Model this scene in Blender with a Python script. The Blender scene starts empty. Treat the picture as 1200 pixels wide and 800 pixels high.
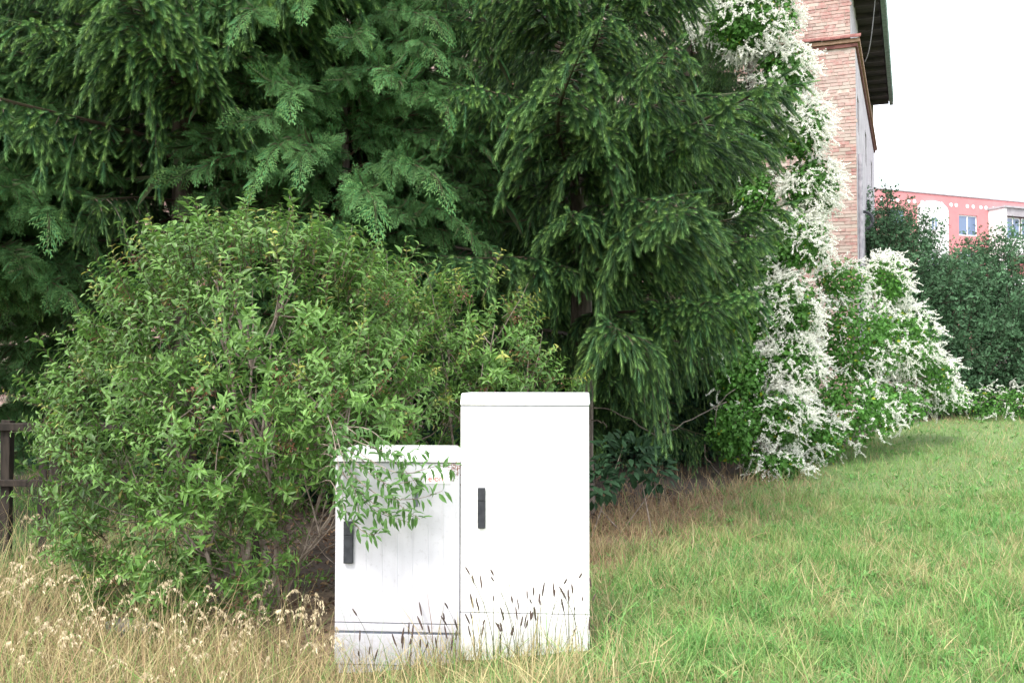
import bpy, bmesh, math, random
import numpy as np
from mathutils import Vector, Matrix, Euler

random.seed(11)
rng = np.random.default_rng(11)
R = math.radians
SC = bpy.context.scene
COL = SC.collection

# ------------------------------------------------------------------ camera
PITCH = math.atan(40 / 1200)
CAMZ = 1.6
cam_data = bpy.data.cameras.new('camera')
cam_data.lens = 36.0
cam_data.sensor_width = 36.0
cam_data.clip_end = 2000
cam = bpy.data.objects.new('camera', cam_data)
cam.location = (0, 0, CAMZ)
cam.rotation_euler = (R(90) + PITCH, 0, 0)
COL.objects.link(cam)
SC.camera = cam

# ------------------------------------------------------------------ sky and sun (bright overcast)
SUN_EL, SUN_AZ = R(52), R(208)          # azimuth clockwise from +Y: behind the camera, to the left
world = bpy.data.worlds.new("World")
SC.world = world
world.use_nodes = True
wn = world.node_tree
bg = wn.nodes['Background']
sky = wn.nodes.new('ShaderNodeTexSky')
sky.sky_type = 'NISHITA'
sky.sun_disc = False
sky.sun_elevation = SUN_EL
sky.sun_rotation = SUN_AZ
sky.dust_density = 4.0
hs = wn.nodes.new('ShaderNodeMixRGB')     # cloud veil: the blue sky mostly replaced by an even white layer
hs.inputs['Fac'].default_value = 0.72
hs.inputs['Color2'].default_value = (8.9, 9.0, 9.25, 1)
wn.links.new(sky.outputs['Color'], hs.inputs['Color1'])
wn.links.new(hs.outputs['Color'], bg.inputs['Color'])
bg.inputs['Strength'].default_value = 0.15
sun_data = bpy.data.lights.new('sun', 'SUN')
sun_data.energy = 1.5
sun_data.angle = R(14)
sun_data.color = (1.0, 0.96, 0.9)
sun = bpy.data.objects.new('sun', sun_data)
sd = Vector((math.sin(SUN_AZ) * math.cos(SUN_EL), math.cos(SUN_AZ) * math.cos(SUN_EL), math.sin(SUN_EL)))
sun.rotation_euler = sd.to_track_quat('Z', 'Y').to_euler()
sun.location = (-5, -8, 15)
COL.objects.link(sun)
SC.view_settings.view_transform = 'Standard'
SC.view_settings.look = 'None'
SC.view_settings.gamma = 1
SC.view_settings.exposure = 1.4

# ------------------------------------------------------------------ helpers
def W(px, py, Y):
    """World point seen at photo pixel (1200x800) at distance Y."""
    u, v = (px - 600) / 1200, (400 - py) / 1200
    d = np.array([u, math.cos(PITCH) - v * math.sin(PITCH), math.sin(PITCH) + v * math.cos(PITCH)])
    t = Y / d[1]
    return np.array([0, 0, CAMZ]) + d * t

def smooth(x):
    x = np.clip(x, 0, 1)
    return x * x * (3 - 2 * x)

def gz(x, y):
    x = np.asarray(x, float); y = np.asarray(y, float)
    z = 0.62 * smooth((y - 9) / 20)
    z = z + 0.13 * smooth((x + 1.0) / 1.6) * (1 - smooth((y - 6) / 5)) - 0.13 * (1 - smooth((y - 6) / 5))
    z = z + 0.025 * np.sin(x * 1.7 + 0.4) * np.sin(y * 1.3) + 0.012 * np.sin(x * 4.1 + y * 2.7)
    return z

def patch(x, y, s=1.0, k=0.0):
    """Smooth pseudo noise, 0..1."""
    x = np.asarray(x) * s; y = np.asarray(y) * s
    n = (np.sin(x * 1.3 + 2.1 * np.sin(y * .9 + k)) + np.sin(y * 1.7 + 1.7 * np.sin(x * 1.1 + k * 2)) +
         .6 * np.sin(x * 3.1 + y * 2.3 + k) + .4 * np.sin(x * 6.3 - y * 5.1 + k))
    return np.clip(.5 + n / 6.0, 0, 1)

def mesh_np(name, V, F, C=None, mat=None, smoothed=False):
    V = np.ascontiguousarray(V, np.float32); F = np.ascontiguousarray(F, np.int32)
    k = F.shape[1]
    me = bpy.data.meshes.new(name)
    me.vertices.add(len(V)); me.vertices.foreach_set('co', V.ravel())
    me.loops.add(F.size); me.loops.foreach_set('vertex_index', F.ravel())
    me.polygons.add(len(F)); me.polygons.foreach_set('loop_start', np.arange(0, F.size, k, dtype=np.int32))
    me.polygons.foreach_set('use_smooth', np.full(len(F), smoothed, dtype=bool))
    if C is not None:
        a = me.attributes.new('col', 'FLOAT_COLOR', 'POINT')
        c4 = np.ones((len(V), 4), np.float32); c4[:, :3] = C
        a.data.foreach_set('color', c4.ravel())
    me.update(calc_edges=True)
    if mat is not None:
        for m in (mat if isinstance(mat, (list, tuple)) else [mat]):
            me.materials.append(m)
    return me

class G:
    """Triangle collector."""
    def __init__(self):
        self.V, self.F, self.C, self.n = [], [], [], 0
    def add(self, V, F, C):
        V = np.asarray(V, float); F = np.asarray(F, int)
        C = np.broadcast_to(np.asarray(C, float), (len(V), 3))
        self.V.append(V); self.F.append(F + self.n); self.C.append(C); self.n += len(V)
    def scatter(self, T, M, t, tint=None):
        """T=(V,F,C) template, M (N,3,3), t (N,3), tint (N,3)."""
        Vt, Ft, Ct = T
        N, k = len(t), len(Vt)
        if N == 0:
            return
        V = np.einsum('nij,kj->nki', M, Vt) + t[:, None, :]
        C = np.broadcast_to(Ct[None], (N, k, 3))
        if tint is not None:
            C = C * tint[:, None, :]
        F = Ft[None] + (np.arange(N) * k)[:, None, None]
        self.add(V.reshape(-1, 3), F.reshape(-1, 3), C.reshape(-1, 3))
    def arrays(self):
        return np.concatenate(self.V), np.concatenate(self.F), np.concatenate(self.C)
    def mesh(self, name, mat, smoothed=False):
        V, F, C = self.arrays()
        return mesh_np(name, V, F, C, mat, smoothed)
    def tube(self, pts, radii, C, n=5):
        pts = np.asarray(pts, float); k = len(pts)
        radii = np.broadcast_to(np.asarray(radii, float), (k,))
        tan = np.gradient(pts, axis=0)
        tan /= np.linalg.norm(tan, axis=1)[:, None] + 1e-9
        ref = np.array([0.31, 0.11, 1.0]) if abs(tan[:, 2]).mean() < .8 else np.array([1.0, .2, .1])
        a = np.cross(tan, ref); a /= np.linalg.norm(a, axis=1)[:, None] + 1e-9
        b = np.cross(tan, a)
        th = np.linspace(0, 2 * math.pi, n, endpoint=False)
        ring = a[:, None, :] * np.cos(th)[None, :, None] + b[:, None, :] * np.sin(th)[None, :, None]
        V = (pts[:, None, :] + ring * radii[:, None, None]).reshape(-1, 3)
        i = np.arange(k - 1)[:, None] * n; j = np.arange(n)[None]; j2 = (j + 1) % n
        A = (i + j).ravel(); B = (i + j2).ravel(); Cc = (i + n + j2).ravel(); D = (i + n + j).ravel()
        self.add(V, np.concatenate([np.stack([A, B, Cc], 1), np.stack([A, Cc, D], 1)]), C)
    def box(self, lo, hi, C, M=None):
        lo = np.asarray(lo, float); hi = np.asarray(hi, float)
        V = np.array([[x, y, z] for x in (lo[0], hi[0]) for y in (lo[1], hi[1]) for z in (lo[2], hi[2])])
        if M is not None:
            V = V @ M.T
        Fq = [(0, 1, 3, 2), (4, 6, 7, 5), (0, 4, 5, 1), (2, 3, 7, 6), (0, 2, 6, 4), (1, 5, 7, 3)]
        F = [t for q in Fq for t in ((q[0], q[1], q[2]), (q[0], q[2], q[3]))]
        self.add(V, F, C)

def unit(a):
    a = np.asarray(a, float)
    return a / (np.linalg.norm(a, axis=-1, keepdims=True) + 1e-9)

def frames(d, up, s=1.0, roll=None):
    """(N,3,3) with local +Y along d and local +Z near up, scaled."""
    d = unit(d); up = np.broadcast_to(up, d.shape)
    x = unit(np.cross(d, up)); z = np.cross(x, d)
    if roll is not None:
        c, sn = np.cos(roll)[:, None], np.sin(roll)[:, None]
        x, z = x * c + z * sn, z * c - x * sn
    M = np.stack([x, d, z], axis=2)
    s = np.broadcast_to(np.asarray(s, float), (len(d),)) if np.ndim(s) < 2 else s
    return M * (s[:, None, None] if np.ndim(s) == 1 else s[:, None, :])

def obj(name, me, parent=None, loc=(0, 0, 0), rot=None, scale=None, kind=None):
    o = bpy.data.objects.new(name, me)
    COL.objects.link(o)
    o.parent = parent
    o.location = loc
    if rot is not None: o.rotation_euler = rot
    if scale is not None: o.scale = (scale,) * 3 if np.isscalar(scale) else scale
    if kind: o['kind'] = kind
    return o

def tag(o, label, cat, group=None):
    o['label'] = label; o['category'] = cat
    if group: o['group'] = group
    return o

def thing(name, label, cat, loc=(0, 0, 0), rz=0, group=None):
    o = bpy.data.objects.new(name, None); COL.objects.link(o)
    o.empty_display_size = .1
    o.location = loc; o.rotation_euler = (0, 0, rz)
    return tag(o, label, cat, group)

# ------------------------------------------------------------------ materials
def mat_new(name):
    m = bpy.data.materials.new(name); m.use_nodes = True
    return m, m.node_tree.nodes, m.node_tree.links, m.node_tree.nodes['Principled BSDF']

def foliage_mat(name, translucent=.25, rough=.55, var=.25, spec=.25):
    m, n, l, p = mat_new(name)
    at = n.new('ShaderNodeAttribute'); at.attribute_name = 'col'
    oi = n.new('ShaderNodeObjectInfo')
    mr = n.new('ShaderNodeMapRange'); mr.inputs['To Min'].default_value = 1 - var; mr.inputs['To Max'].default_value = 1 + var
    l.new(oi.outputs['Random'], mr.inputs['Value'])
    no = n.new('ShaderNodeTexNoise'); no.inputs['Scale'].default_value = 2.3; no.inputs['Detail'].default_value = 3
    tc = n.new('ShaderNodeTexCoord'); l.new(tc.outputs['Object'], no.inputs['Vector'])
    mr2 = n.new('ShaderNodeMapRange'); mr2.inputs['From Min'].default_value = .3; mr2.inputs['From Max'].default_value = .7
    mr2.inputs['To Min'].default_value = 1 - var * .8; mr2.inputs['To Max'].default_value = 1 + var * .8
    l.new(no.outputs['Fac'], mr2.inputs['Value'])
    mu = n.new('ShaderNodeMath'); mu.operation = 'MULTIPLY'
    l.new(mr.outputs[0], mu.inputs[0]); l.new(mr2.outputs[0], mu.inputs[1])
    mx = n.new('ShaderNodeVectorMath'); mx.operation = 'SCALE'
    l.new(at.outputs['Color'], mx.inputs[0]); l.new(mu.outputs[0], mx.inputs['Scale'])
    l.new(mx.outputs[0], p.inputs['Base Color'])
    p.inputs['Roughness'].default_value = rough
    p.inputs['Specular IOR Level'].default_value = spec
    if translucent > 0:
        tr = n.new('ShaderNodeBsdfTranslucent'); l.new(mx.outputs[0], tr.inputs['Color'])
        ms = n.new('ShaderNodeMixShader'); ms.inputs['Fac'].default_value = translucent
        l.new(p.outputs[0], ms.inputs[1]); l.new(tr.outputs[0], ms.inputs[2])
        l.new(ms.outputs[0], n['Material Output'].inputs['Surface'])
    return m

def noise_mat(name, c1, c2, scale=6, rough=.8, bump=.0, detail=6, stretch=(1, 1, 1), spec=.3, contrast=(.35, .65), attr=False):
    m, n, l, p = mat_new(name)
    tc = n.new('ShaderNodeTexCoord'); mp = n.new('ShaderNodeMapping'); mp.inputs['Scale'].default_value = stretch
    l.new(tc.outputs['Object'], mp.inputs['Vector'])
    no = n.new('ShaderNodeTexNoise'); no.inputs['Scale'].default_value = scale; no.inputs['Detail'].default_value = detail
    l.new(mp.outputs[0], no.inputs['Vector'])
    cr = n.new('ShaderNodeValToRGB')
    cr.color_ramp.elements[0].position, cr.color_ramp.elements[1].position = contrast
    cr.color_ramp.elements[0].color = (*c1, 1); cr.color_ramp.elements[1].color = (*c2, 1)
    l.new(no.outputs['Fac'], cr.inputs['Fac'])
    out = cr.outputs['Color']
    if attr:
        at = n.new('ShaderNodeAttribute'); at.attribute_name = 'col'
        mm = n.new('ShaderNodeMixRGB'); mm.blend_type = 'MULTIPLY'; mm.inputs['Fac'].default_value = 1
        l.new(out, mm.inputs[1]); l.new(at.outputs['Color'], mm.inputs[2]); out = mm.outputs[0]
    l.new(out, p.inputs['Base Color'])
    p.inputs['Roughness'].default_value = rough
    p.inputs['Specular IOR Level'].default_value = spec
    if bump:
        b = n.new('ShaderNodeBump'); b.inputs['Strength'].default_value = bump; b.inputs['Distance'].default_value = .02
        l.new(no.outputs['Fac'], b.inputs['Height']); l.new(b.outputs[0], p.inputs['Normal'])
    return m

M_spruce = foliage_mat('spruce_needles', .12, .5, .22, .3)
M_cypress = foliage_mat('cypress_fronds', .18, .6, .2, .2)
M_leaf = foliage_mat('shrub_leaves', .38, .4, .18, .45)
M_vine = foliage_mat('vine_leaves', .3, .5, .2, .3)
M_blossom = foliage_mat('white_blossom', .3, .8, .06, .1)
M_grass = foliage_mat('grass_blades', .3, .55, .12, .25)
M_dry = foliage_mat('dry_straw', .2, .7, .1, .15)
M_dark = foliage_mat('dark_bush_leaves', .15, .65, .2, .15)
M_bark = noise_mat('bark', (.05, .04, .032), (.16, .13, .11), 14, .9, .6, stretch=(1, 1, .25))
M_twig = noise_mat('twig_bark', (.13, .1, .08), (.3, .25, .21), 20, .85, .3)
M_wood = noise_mat('shade_darkened_wood', (.012, .01, .008), (.036, .028, .022), 9, .9, .4, stretch=(3, 3, .5))  # dark brown wood, darkened further with the shade over the fence

def cabinet_mat(name, base, dirt, amount, streak):
    m, n, l, p = mat_new(name)
    tc = n.new('ShaderNodeTexCoord')
    mp = n.new('ShaderNodeMapping'); mp.inputs['Scale'].default_value = (9, 9, .55)
    l.new(tc.outputs['Object'], mp.inputs['Vector'])
    n1 = n.new('ShaderNodeTexNoise'); n1.inputs['Scale'].default_value = 3.2; n1.inputs['Detail'].default_value = 7; n1.inputs['Roughness'].default_value = .65
    l.new(mp.outputs[0], n1.inputs['Vector'])
    n2 = n.new('ShaderNodeTexNoise'); n2.inputs['Scale'].default_value = 38; n2.inputs['Detail'].default_value = 4
    l.new(tc.outputs['Object'], n2.inputs['Vector'])
    r1 = n.new('ShaderNodeMapRange'); r1.inputs['From Min'].default_value = .5; r1.inputs['From Max'].default_value = .8; r1.inputs['To Max'].default_value = streak
    l.new(n1.outputs['Fac'], r1.inputs['Value'])
    r2 = n.new('ShaderNodeMapRange'); r2.inputs['From Min'].default_value = .56; r2.inputs['From Max'].default_value = .78; r2.inputs['To Max'].default_value = amount
    l.new(n2.outputs['Fac'], r2.inputs['Value'])
    # splashed soil near the foot
    sx = n.new('ShaderNodeSeparateXYZ'); l.new(tc.outputs['Object'], sx.inputs[0])
    r3 = n.new('ShaderNodeMapRange'); r3.inputs['From Min'].default_value = .3; r3.inputs['From Max'].default_value = -.02; r3.inputs['To Max'].default_value = .55
    l.new(sx.outputs['Z'], r3.inputs['Value'])
    m3 = n.new('ShaderNodeMath'); m3.operation = 'MULTIPLY'; l.new(r3.outputs[0], m3.inputs[0]); l.new(n2.outputs['Fac'], m3.inputs[1])
    a = n.new('ShaderNodeMath'); a.operation = 'ADD'; a.use_clamp = True
    l.new(r1.outputs[0], a.inputs[0]); l.new(r2.outputs[0], a.inputs[1])
    a2 = n.new('ShaderNodeMath'); a2.operation = 'ADD'; a2.use_clamp = True
    l.new(a.outputs[0], a2.inputs[0]); l.new(m3.outputs[0], a2.inputs[1])
    mx = n.new('ShaderNodeMixRGB'); mx.inputs[1].default_value = (*base, 1); mx.inputs[2].default_value = (*dirt, 1)
    l.new(a2.outputs[0], mx.inputs['Fac']); l.new(mx.outputs[0], p.inputs['Base Color'])
    p.inputs['Roughness'].default_value = .5
    b = n.new('ShaderNodeBump'); b.inputs['Strength'].default_value = .08; b.inputs['Distance'].default_value = .004
    l.new(n2.outputs['Fac'], b.inputs['Height']); l.new(b.outputs[0], p.inputs['Normal'])
    return m

M_cab_white = cabinet_mat('cabinet_white', (.8, .8, .8), (.36, .35, .36), .3, .16)
M_cab_grey = cabinet_mat('cabinet_grey', (.48, .48, .52), (.27, .26, .27), .4, .25)
M_cab_lid = cabinet_mat('cabinet_lid', (.74, .74, .75), (.3, .29, .3), .6, .25)
M_handle = noise_mat('handle_plastic', (.02, .022, .028), (.035, .038, .045), 30, .45)
M_gap = noise_mat('joint_dark_grey', (.09, .1, .13), (.14, .15, .18), 30, .8)  # dark grey of the joints, slots and badge
M_sticker = noise_mat('sticker_white', (.8, .8, .8), (.84, .84, .84), 20, .5)
M_redink = noise_mat('red_print', (.6, .03, .03), (.7, .06, .06), 20, .5)

# ------------------------------------------------------------------ ground
def make_ground():
    xs = np.unique(np.concatenate([np.arange(-9, 13, .16), np.geomspace(9, 700, 30) * -1, np.geomspace(13, 700, 30)]))
    ys = np.unique(np.concatenate([np.arange(3, 32, .18), np.geomspace(32, 900, 30), 3 - np.geomspace(.3, 200, 18)]))
    X, Y = np.meshgrid(xs, ys)
    Z = gz(X, Y)
    V = np.stack([X, Y, Z], -1).reshape(-1, 3)
    nx, ny = len(xs), len(ys)
    i = (np.arange(ny - 1)[:, None] * nx + np.arange(nx - 1)[None]).ravel()
    F = np.stack([i, i + 1, i + nx + 1, i + nx], 1)
    m, n, l, p = mat_new('soil_and_turf')
    tc = n.new('ShaderNodeTexCoord')
    at = n.new('ShaderNodeAttribute'); at.attribute_name = 'col'
    no = n.new('ShaderNodeTexNoise'); no.inputs['Scale'].default_value = 22; no.inputs['Detail'].default_value = 8
    l.new(tc.outputs['Object'], no.inputs['Vector'])
    mr = n.new('ShaderNodeMapRange'); mr.inputs['From Min'].default_value = .3; mr.inputs['From Max'].default_value = .7
    mr.inputs['To Min'].default_value = .55; mr.inputs['To Max'].default_value = 1.35
    l.new(no.outputs['Fac'], mr.inputs['Value'])
    mx = n.new('ShaderNodeVectorMath'); mx.operation = 'SCALE'
    l.new(at.outputs['Color'], mx.inputs[0]); l.new(mr.outputs[0], mx.inputs['Scale'])
    l.new(mx.outputs[0], p.inputs['Base Color']); p.inputs['Roughness'].default_value = .95
    b = n.new('ShaderNodeBump'); b.inputs['Strength'].default_value = .6; b.inputs['Distance'].default_value = .03
    l.new(no.outputs['Fac'], b.inputs['Height']); l.new(b.outputs[0], p.inputs['Normal'])
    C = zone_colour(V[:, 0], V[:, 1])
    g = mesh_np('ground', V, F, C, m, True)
    obj('ground', g, kind='structure')

def edge_y(x):
    """Distance at which the lawn ends under the trees, by x."""
    return np.interp(x, [-10, -3, -1, .3, 1.2, 2.4, 3.4, 4.6, 6.5, 8.5, 12], [7.2, 7.0, 7.6, 9.2, 11.2, 12.6, 14.2, 16.2, 19, 22.5, 26])

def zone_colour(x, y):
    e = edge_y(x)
    soil = np.array([.05, .036, .027]); turf = np.array([.11, .17, .05]); straw = np.array([.2, .155, .085]); thatch = np.array([.2, .13, .09])  # bare soil tone lowered to carry the shade among the stems
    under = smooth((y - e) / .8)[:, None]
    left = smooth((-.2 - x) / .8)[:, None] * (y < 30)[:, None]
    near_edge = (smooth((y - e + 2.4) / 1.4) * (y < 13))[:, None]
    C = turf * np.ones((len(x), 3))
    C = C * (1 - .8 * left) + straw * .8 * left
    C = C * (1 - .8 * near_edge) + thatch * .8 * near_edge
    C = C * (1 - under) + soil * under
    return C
make_ground()

# ------------------------------------------------------------------ wall grids with openings
def wall_grid(g, u0, u1, z0, z1, holes, depth, f, C):
    """Front faces around rectangular holes, plus the reveals; f maps (u,z,d) to a point, d going inward."""
    us = sorted({u0, u1, *[h[0] for h in holes], *[h[1] for h in holes]})
    zs = sorted({z0, z1, *[h[2] for h in holes], *[h[3] for h in holes]})
    def quad(a, b, c, d):
        g.add([a, b, c, d], [(0, 1, 2), (0, 2, 3)], C)
    for i in range(len(us) - 1):
        for j in range(len(zs) - 1):
            um, zm = (us[i] + us[i + 1]) / 2, (zs[j] + zs[j + 1]) / 2
            if any(h[0] < um < h[1] and h[2] < zm < h[3] for h in holes):
                continue
            quad(f(us[i], zs[j], 0), f(us[i + 1], zs[j], 0), f(us[i + 1], zs[j + 1], 0), f(us[i], zs[j + 1], 0))
    for a, b, c, d in holes:
        quad(f(a, c, 0), f(a, d, 0), f(a, d, depth), f(a, c, depth))
        quad(f(b, c, 0), f(b, d, 0), f(b, d, depth), f(b, c, depth))
        quad(f(a, c, 0), f(b, c, 0), f(b, c, depth), f(a, c, depth))
        quad(f(a, d, 0), f(b, d, 0), f(b, d, depth), f(a, d, depth))

def glass_mat(name, col):
    m, n, l, p = mat_new(name)
    p.inputs['Base Color'].default_value = (*col, 1); p.inputs['Roughness'].default_value = .08
    p.inputs['Specular IOR Level'].default_value = .8
    return m

M_glass = glass_mat('window_glass', (.10, .16, .28))
M_darkglass = glass_mat('dark_window', (.02, .02, .025))
M_frame = noise_mat('window_frame_white', (.75, .75, .75), (.8, .8, .8), 8, .5)

# ------------------------------------------------------------------ brick house
def brick_mat():
    m, n, l, p = mat_new('weathered_brick')
    at = n.new('ShaderNodeAttribute'); at.attribute_name = 'col'
    ge = n.new('ShaderNodeNewGeometry')
    n1 = n.new('ShaderNodeTexNoise'); n1.inputs['Scale'].default_value = 12; n1.inputs['Detail'].default_value = 7; n1.inputs['Roughness'].default_value = .7
    n2 = n.new('ShaderNodeTexNoise'); n2.inputs['Scale'].default_value = 1.3; n2.inputs['Detail'].default_value = 3
    l.new(ge.outputs['Position'], n1.inputs['Vector']); l.new(ge.outputs['Position'], n2.inputs['Vector'])
    ad = n.new('ShaderNodeMath'); ad.operation = 'ADD'; l.new(n1.outputs['Fac'], ad.inputs[0]); l.new(n2.outputs['Fac'], ad.inputs[1])
    mr = n.new('ShaderNodeMapRange'); mr.inputs['From Min'].default_value = .84; mr.inputs['From Max'].default_value = 1.1; mr.inputs['To Max'].default_value = .68
    l.new(ad.outputs[0], mr.inputs['Value'])
    mx = n.new('ShaderNodeMixRGB'); l.new(mr.outputs[0], mx.inputs['Fac']); l.new(at.outputs['Color'], mx.inputs[1])
    mx.inputs[2].default_value = (.42, .345, .31, 1)      # remains of lime wash
    l.new(mx.outputs[0], p.inputs['Base Color']); p.inputs['Roughness'].default_value = .9
    b = n.new('ShaderNodeBump'); b.inputs['Strength'].default_value = .5; b.inputs['Distance'].default_value = .01
    l.new(n1.outputs['Fac'], b.inputs['Height']); l.new(b.outputs[0], p.inputs['Normal'])
    return m

def brick_house():
    root = thing('brick_house', 'old brick house with dark eave and tiled ledge behind the conifers', 'house', (7.45, 22.0, 0), R(-21.4))
    L, D, ZC, ZT = 32.0, 11.4, 8.72, 10.35
    one = (1, 1, 1)
    M_mortar = noise_mat('lime_mortar', (.34, .28, .24), (.55, .48, .42), 5, .95, .5)
    M_brick = brick_mat()
    M_plaster = noise_mat('grey_plaster', (.34, .31, .34), (.46, .43, .46), 2.2, .9, .3)
    M_roof = noise_mat('roof_tiles', (.09, .06, .05), (.16, .1, .08), 12, .85, .3)
    M_ledge = noise_mat('ledge_clay', (.14, .055, .05), (.25, .11, .095), 8, .85, .3)
    M_soffit = noise_mat('soffit_boards', (.03, .025, .03), (.075, .06, .06), 6, .85, .2, stretch=(.4, 4, 1))
    M_copper = noise_mat('green_copper', (.13, .2, .17), (.22, .3, .26), 9, .6)
    M_darkframe = noise_mat('dark_window_frame', (.03, .025, .03), (.06, .05, .055), 8, .7)
    M_pipe = noise_mat('zinc_pipe', (.2, .19, .22), (.32, .3, .34), 8, .6)
    # masonry core: front sheet (mortar bed), back, left
    g = G()
    def quad(a, b, c, d): g.add([a, b, c, d], [(0, 1, 2), (0, 2, 3)], one)
    quad((-L, 0, -.6), (0, 0, -.6), (0, 0, ZC + .2), (-L, 0, ZC + .2))
    quad((-L, .03, ZC + .2), (-.1, .03, ZC + .2), (-.1, .03, ZT), (-L, .03, ZT))
    g.add([(-L, .03, ZT), (-.1, .03, ZT), (-L / 2, .03, ZT + 6)], [(0, 1, 2)], one)
    quad((-L, D, -.6), (0, D, -.6), (0, D, ZT), (-L, D, ZT))
    g.add([(-L, D, ZT), (0, D, ZT), (-L / 2, D, ZT + 6)], [(0, 1, 2)], one)
    quad((-L, 0, -.6), (-L, D, -.6), (-L, D, ZT), (-L, 0, ZT))
    obj('wall', g.mesh('wall', M_mortar), root)
    # bricks: individual courses in real relief
    holes = [tuple(v) for v in ((-1.42, 8.05, .11, .22), (-1.40, 7.62, .09, .16), (-1.66, 7.42, .1, .12), (-.7, 6.5, .1, .1), (-1.1, 5.2, .12, .09))]
    bw, bh, j = .235, .064, .012
    lo, hi, cc = [], [], []
    for r in range(int((ZT + .1) / (bh + j))):
        z = r * (bh + j) - .3
        upper = z > ZC + .2
        if ZC - .02 < z + bh and z < ZC + .22:
            continue
        x = -.004 if not upper else -.104
        off = (0 if r % 2 else -.125)
        x += 0
        first = True
        while x > -L + .3:
            w = bw + rng.normal(0, .014) - (.11 if rng.random() < .25 else 0) - (.125 if (first and r % 2) else 0)
            first = False
            a, b = x - w, x
            x = a - j
            if any(abs((a + b) / 2 - hx) < hw + .06 and abs(z + bh / 2 - hz) < hh * .7 for hx, hz, hw, hh in holes):
                continue
            if rng.random() < .012:
                continue
            y = -(.012 + rng.random() * .012) + (.03 if upper else 0)
            lo.append((a, y, z + rng.normal(0, .003))); hi.append((b, y + .05, z + bh + rng.normal(0, .003)))
            k = rng.random()
            base = np.array([.31, .155, .14]) if k < .5 else np.array([.35, .22, .19]) if k < .75 else np.array([.39, .32, .275]) if k < .93 else np.array([.2, .11, .095])
            cc.append(base * rng.uniform(.8, 1.15))
    lo, hi, cc = np.array(lo), np.array(hi), np.array(cc)
    near = lo[:, 0] > -1.9
    order = np.argsort(-(lo[:, 0] + .0 * lo[:, 2]))
    # the bricks that show largest in the photo (beside the corner) are single bricks
    vis = [i for i in order if 3.8 < lo[i, 2] < 9.6][:300]
    single = np.zeros(len(lo), bool); single[vis] = True
    unitbox = G(); unitbox.box((-.5, -.5, -.5), (.5, .5, .5), one)
    Vb, Fb, _ = unitbox.arrays()
    shades = {}
    for i in vis:
        key = int(rng.integers(0, 12))
        if key not in shades:
            shades[key] = mesh_np('brick', Vb, Fb, np.tile(cc[i], (8, 1)), M_brick)
        s = hi[i] - lo[i]
        obj('brick', shades[key], root, (lo[i] + hi[i]) / 2, scale=s)
    g = G()
    rest = ~single
    s = hi[rest] - lo[rest]
    g.scatter((Vb, Fb, np.ones((8, 3))), np.einsum('ni,ij->nij', s, np.eye(3)), (lo[rest] + hi[rest]) / 2, cc[rest])
    obj('brickwork', g.mesh('brickwork', M_brick), root, kind='stuff')
    # side wall with slit windows
    wins = [(.62, 1.3, 7.05, 7.85), (4.6, 5.4, 7.1, 7.95), (8.5, 9.3, 7.1, 7.95), (1.9, 2.5, 5.5, 6.4), (5.6, 6.4, 4.2, 5.1), (3.2, 3.9, 2.6, 3.6)]
    g = G()
    wall_grid(g, 0, D, -.6, ZC + .2, wins, .16, lambda u, z, d: (-d, u, z), one)
    obj('side_wall', g.mesh('side_wall', M_plaster), root)
    g = G()
    wall_grid(g, .03, D, ZC + .2, ZT, [], .1, lambda u, z, d: (-.1 - d, u, z), one)
    obj('upper_side_wall', g.mesh('upper_side_wall', M_plaster), root)
    for a, b, c, d in wins:
        g = G(); g.box((-.15, a, c), (-.11, b, d), one)
        w = obj('window', g.mesh('window', M_darkframe), root)
        g = G(); g.box((-.108, a + .05, c + .05), (-.104, b - .05, d - .05), one)
        obj('pane', g.mesh('pane', M_darkglass), w)
    # cornice: two brick bands round the corner, then a sloped clay ledge
    for dz, dp, h in ((0, .05, .075), (.085, .1, .075)):
        g = G()
        g.box((-L, -dp, ZC + dz), (dp, -.001, ZC + dz + h), (1, 1, 1))
        g.box((.001, -.0, ZC + dz), (dp, D, ZC + dz + h), (1, 1, 1))
        m = M_ledge if dp < .07 else noise_mat('ochre_brick_band', (.3, .17, .12), (.42, .28, .2), 14, .9, .4)
        obj('cornice_band', g.mesh('cornice_band', m), root)
    tile = G()
    tile.add([(-.1, -.19, 0), (.1, -.19, 0), (.1, .03, .11), (-.1, .03, .11), (-.1, -.19, .03), (.1, -.19, .03), (.1, .03, .14), (-.1, .03, .14)],
             [(0, 2, 1), (0, 3, 2), (4, 5, 6), (4, 6, 7), (0, 1, 5), (0, 5, 4), (1, 2, 6), (1, 6, 5), (3, 0, 4), (3, 4, 7)], one)
    tm = tile.mesh('ledge_tile', M_ledge)
    for k in range(22):
        obj('ledge_tile', tm, root, (.02 - k * .206, rng.normal(0, .006), ZC + .165 + rng.normal(0, .004)), (rng.normal(0, .02), rng.normal(0, .02), 0))
    g = G(); g.box((-L, -.17, ZC + .165), (-4.55, .03, ZC + .27), one); obj('ledge', g.mesh('ledge', M_ledge), root)
    # roof with deep eave over the side wall
    g = G()
    ex, rise = .5, 6.0
    sl = rise / (L / 2)
    for sgn in (1, -1):
        x0 = -L / 2; x1 = -L / 2 + sgn * (L / 2 + ex)
        zr = ZT + rise + .2; ze = ZT - .0 + .2 - (ex - 0) * sl * .0
        ze = ZT + .16
        P = [(x0, -.35, zr), (x1, -.35, ze), (x1, D + .12, ze), (x0, D + .12, zr)]
        Q = [(a, b, c - .14) for a, b, c in P]
        g.add(P + Q, [(0, 1, 2), (0, 2, 3), (4, 6, 5), (4, 7, 6), (0, 4, 5), (0, 5, 1), (1, 5, 6), (1, 6, 2), (2, 6, 7), (2, 7, 3)], one)
    obj('roof', g.mesh('roof', M_roof), root)
    y = -.33
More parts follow.
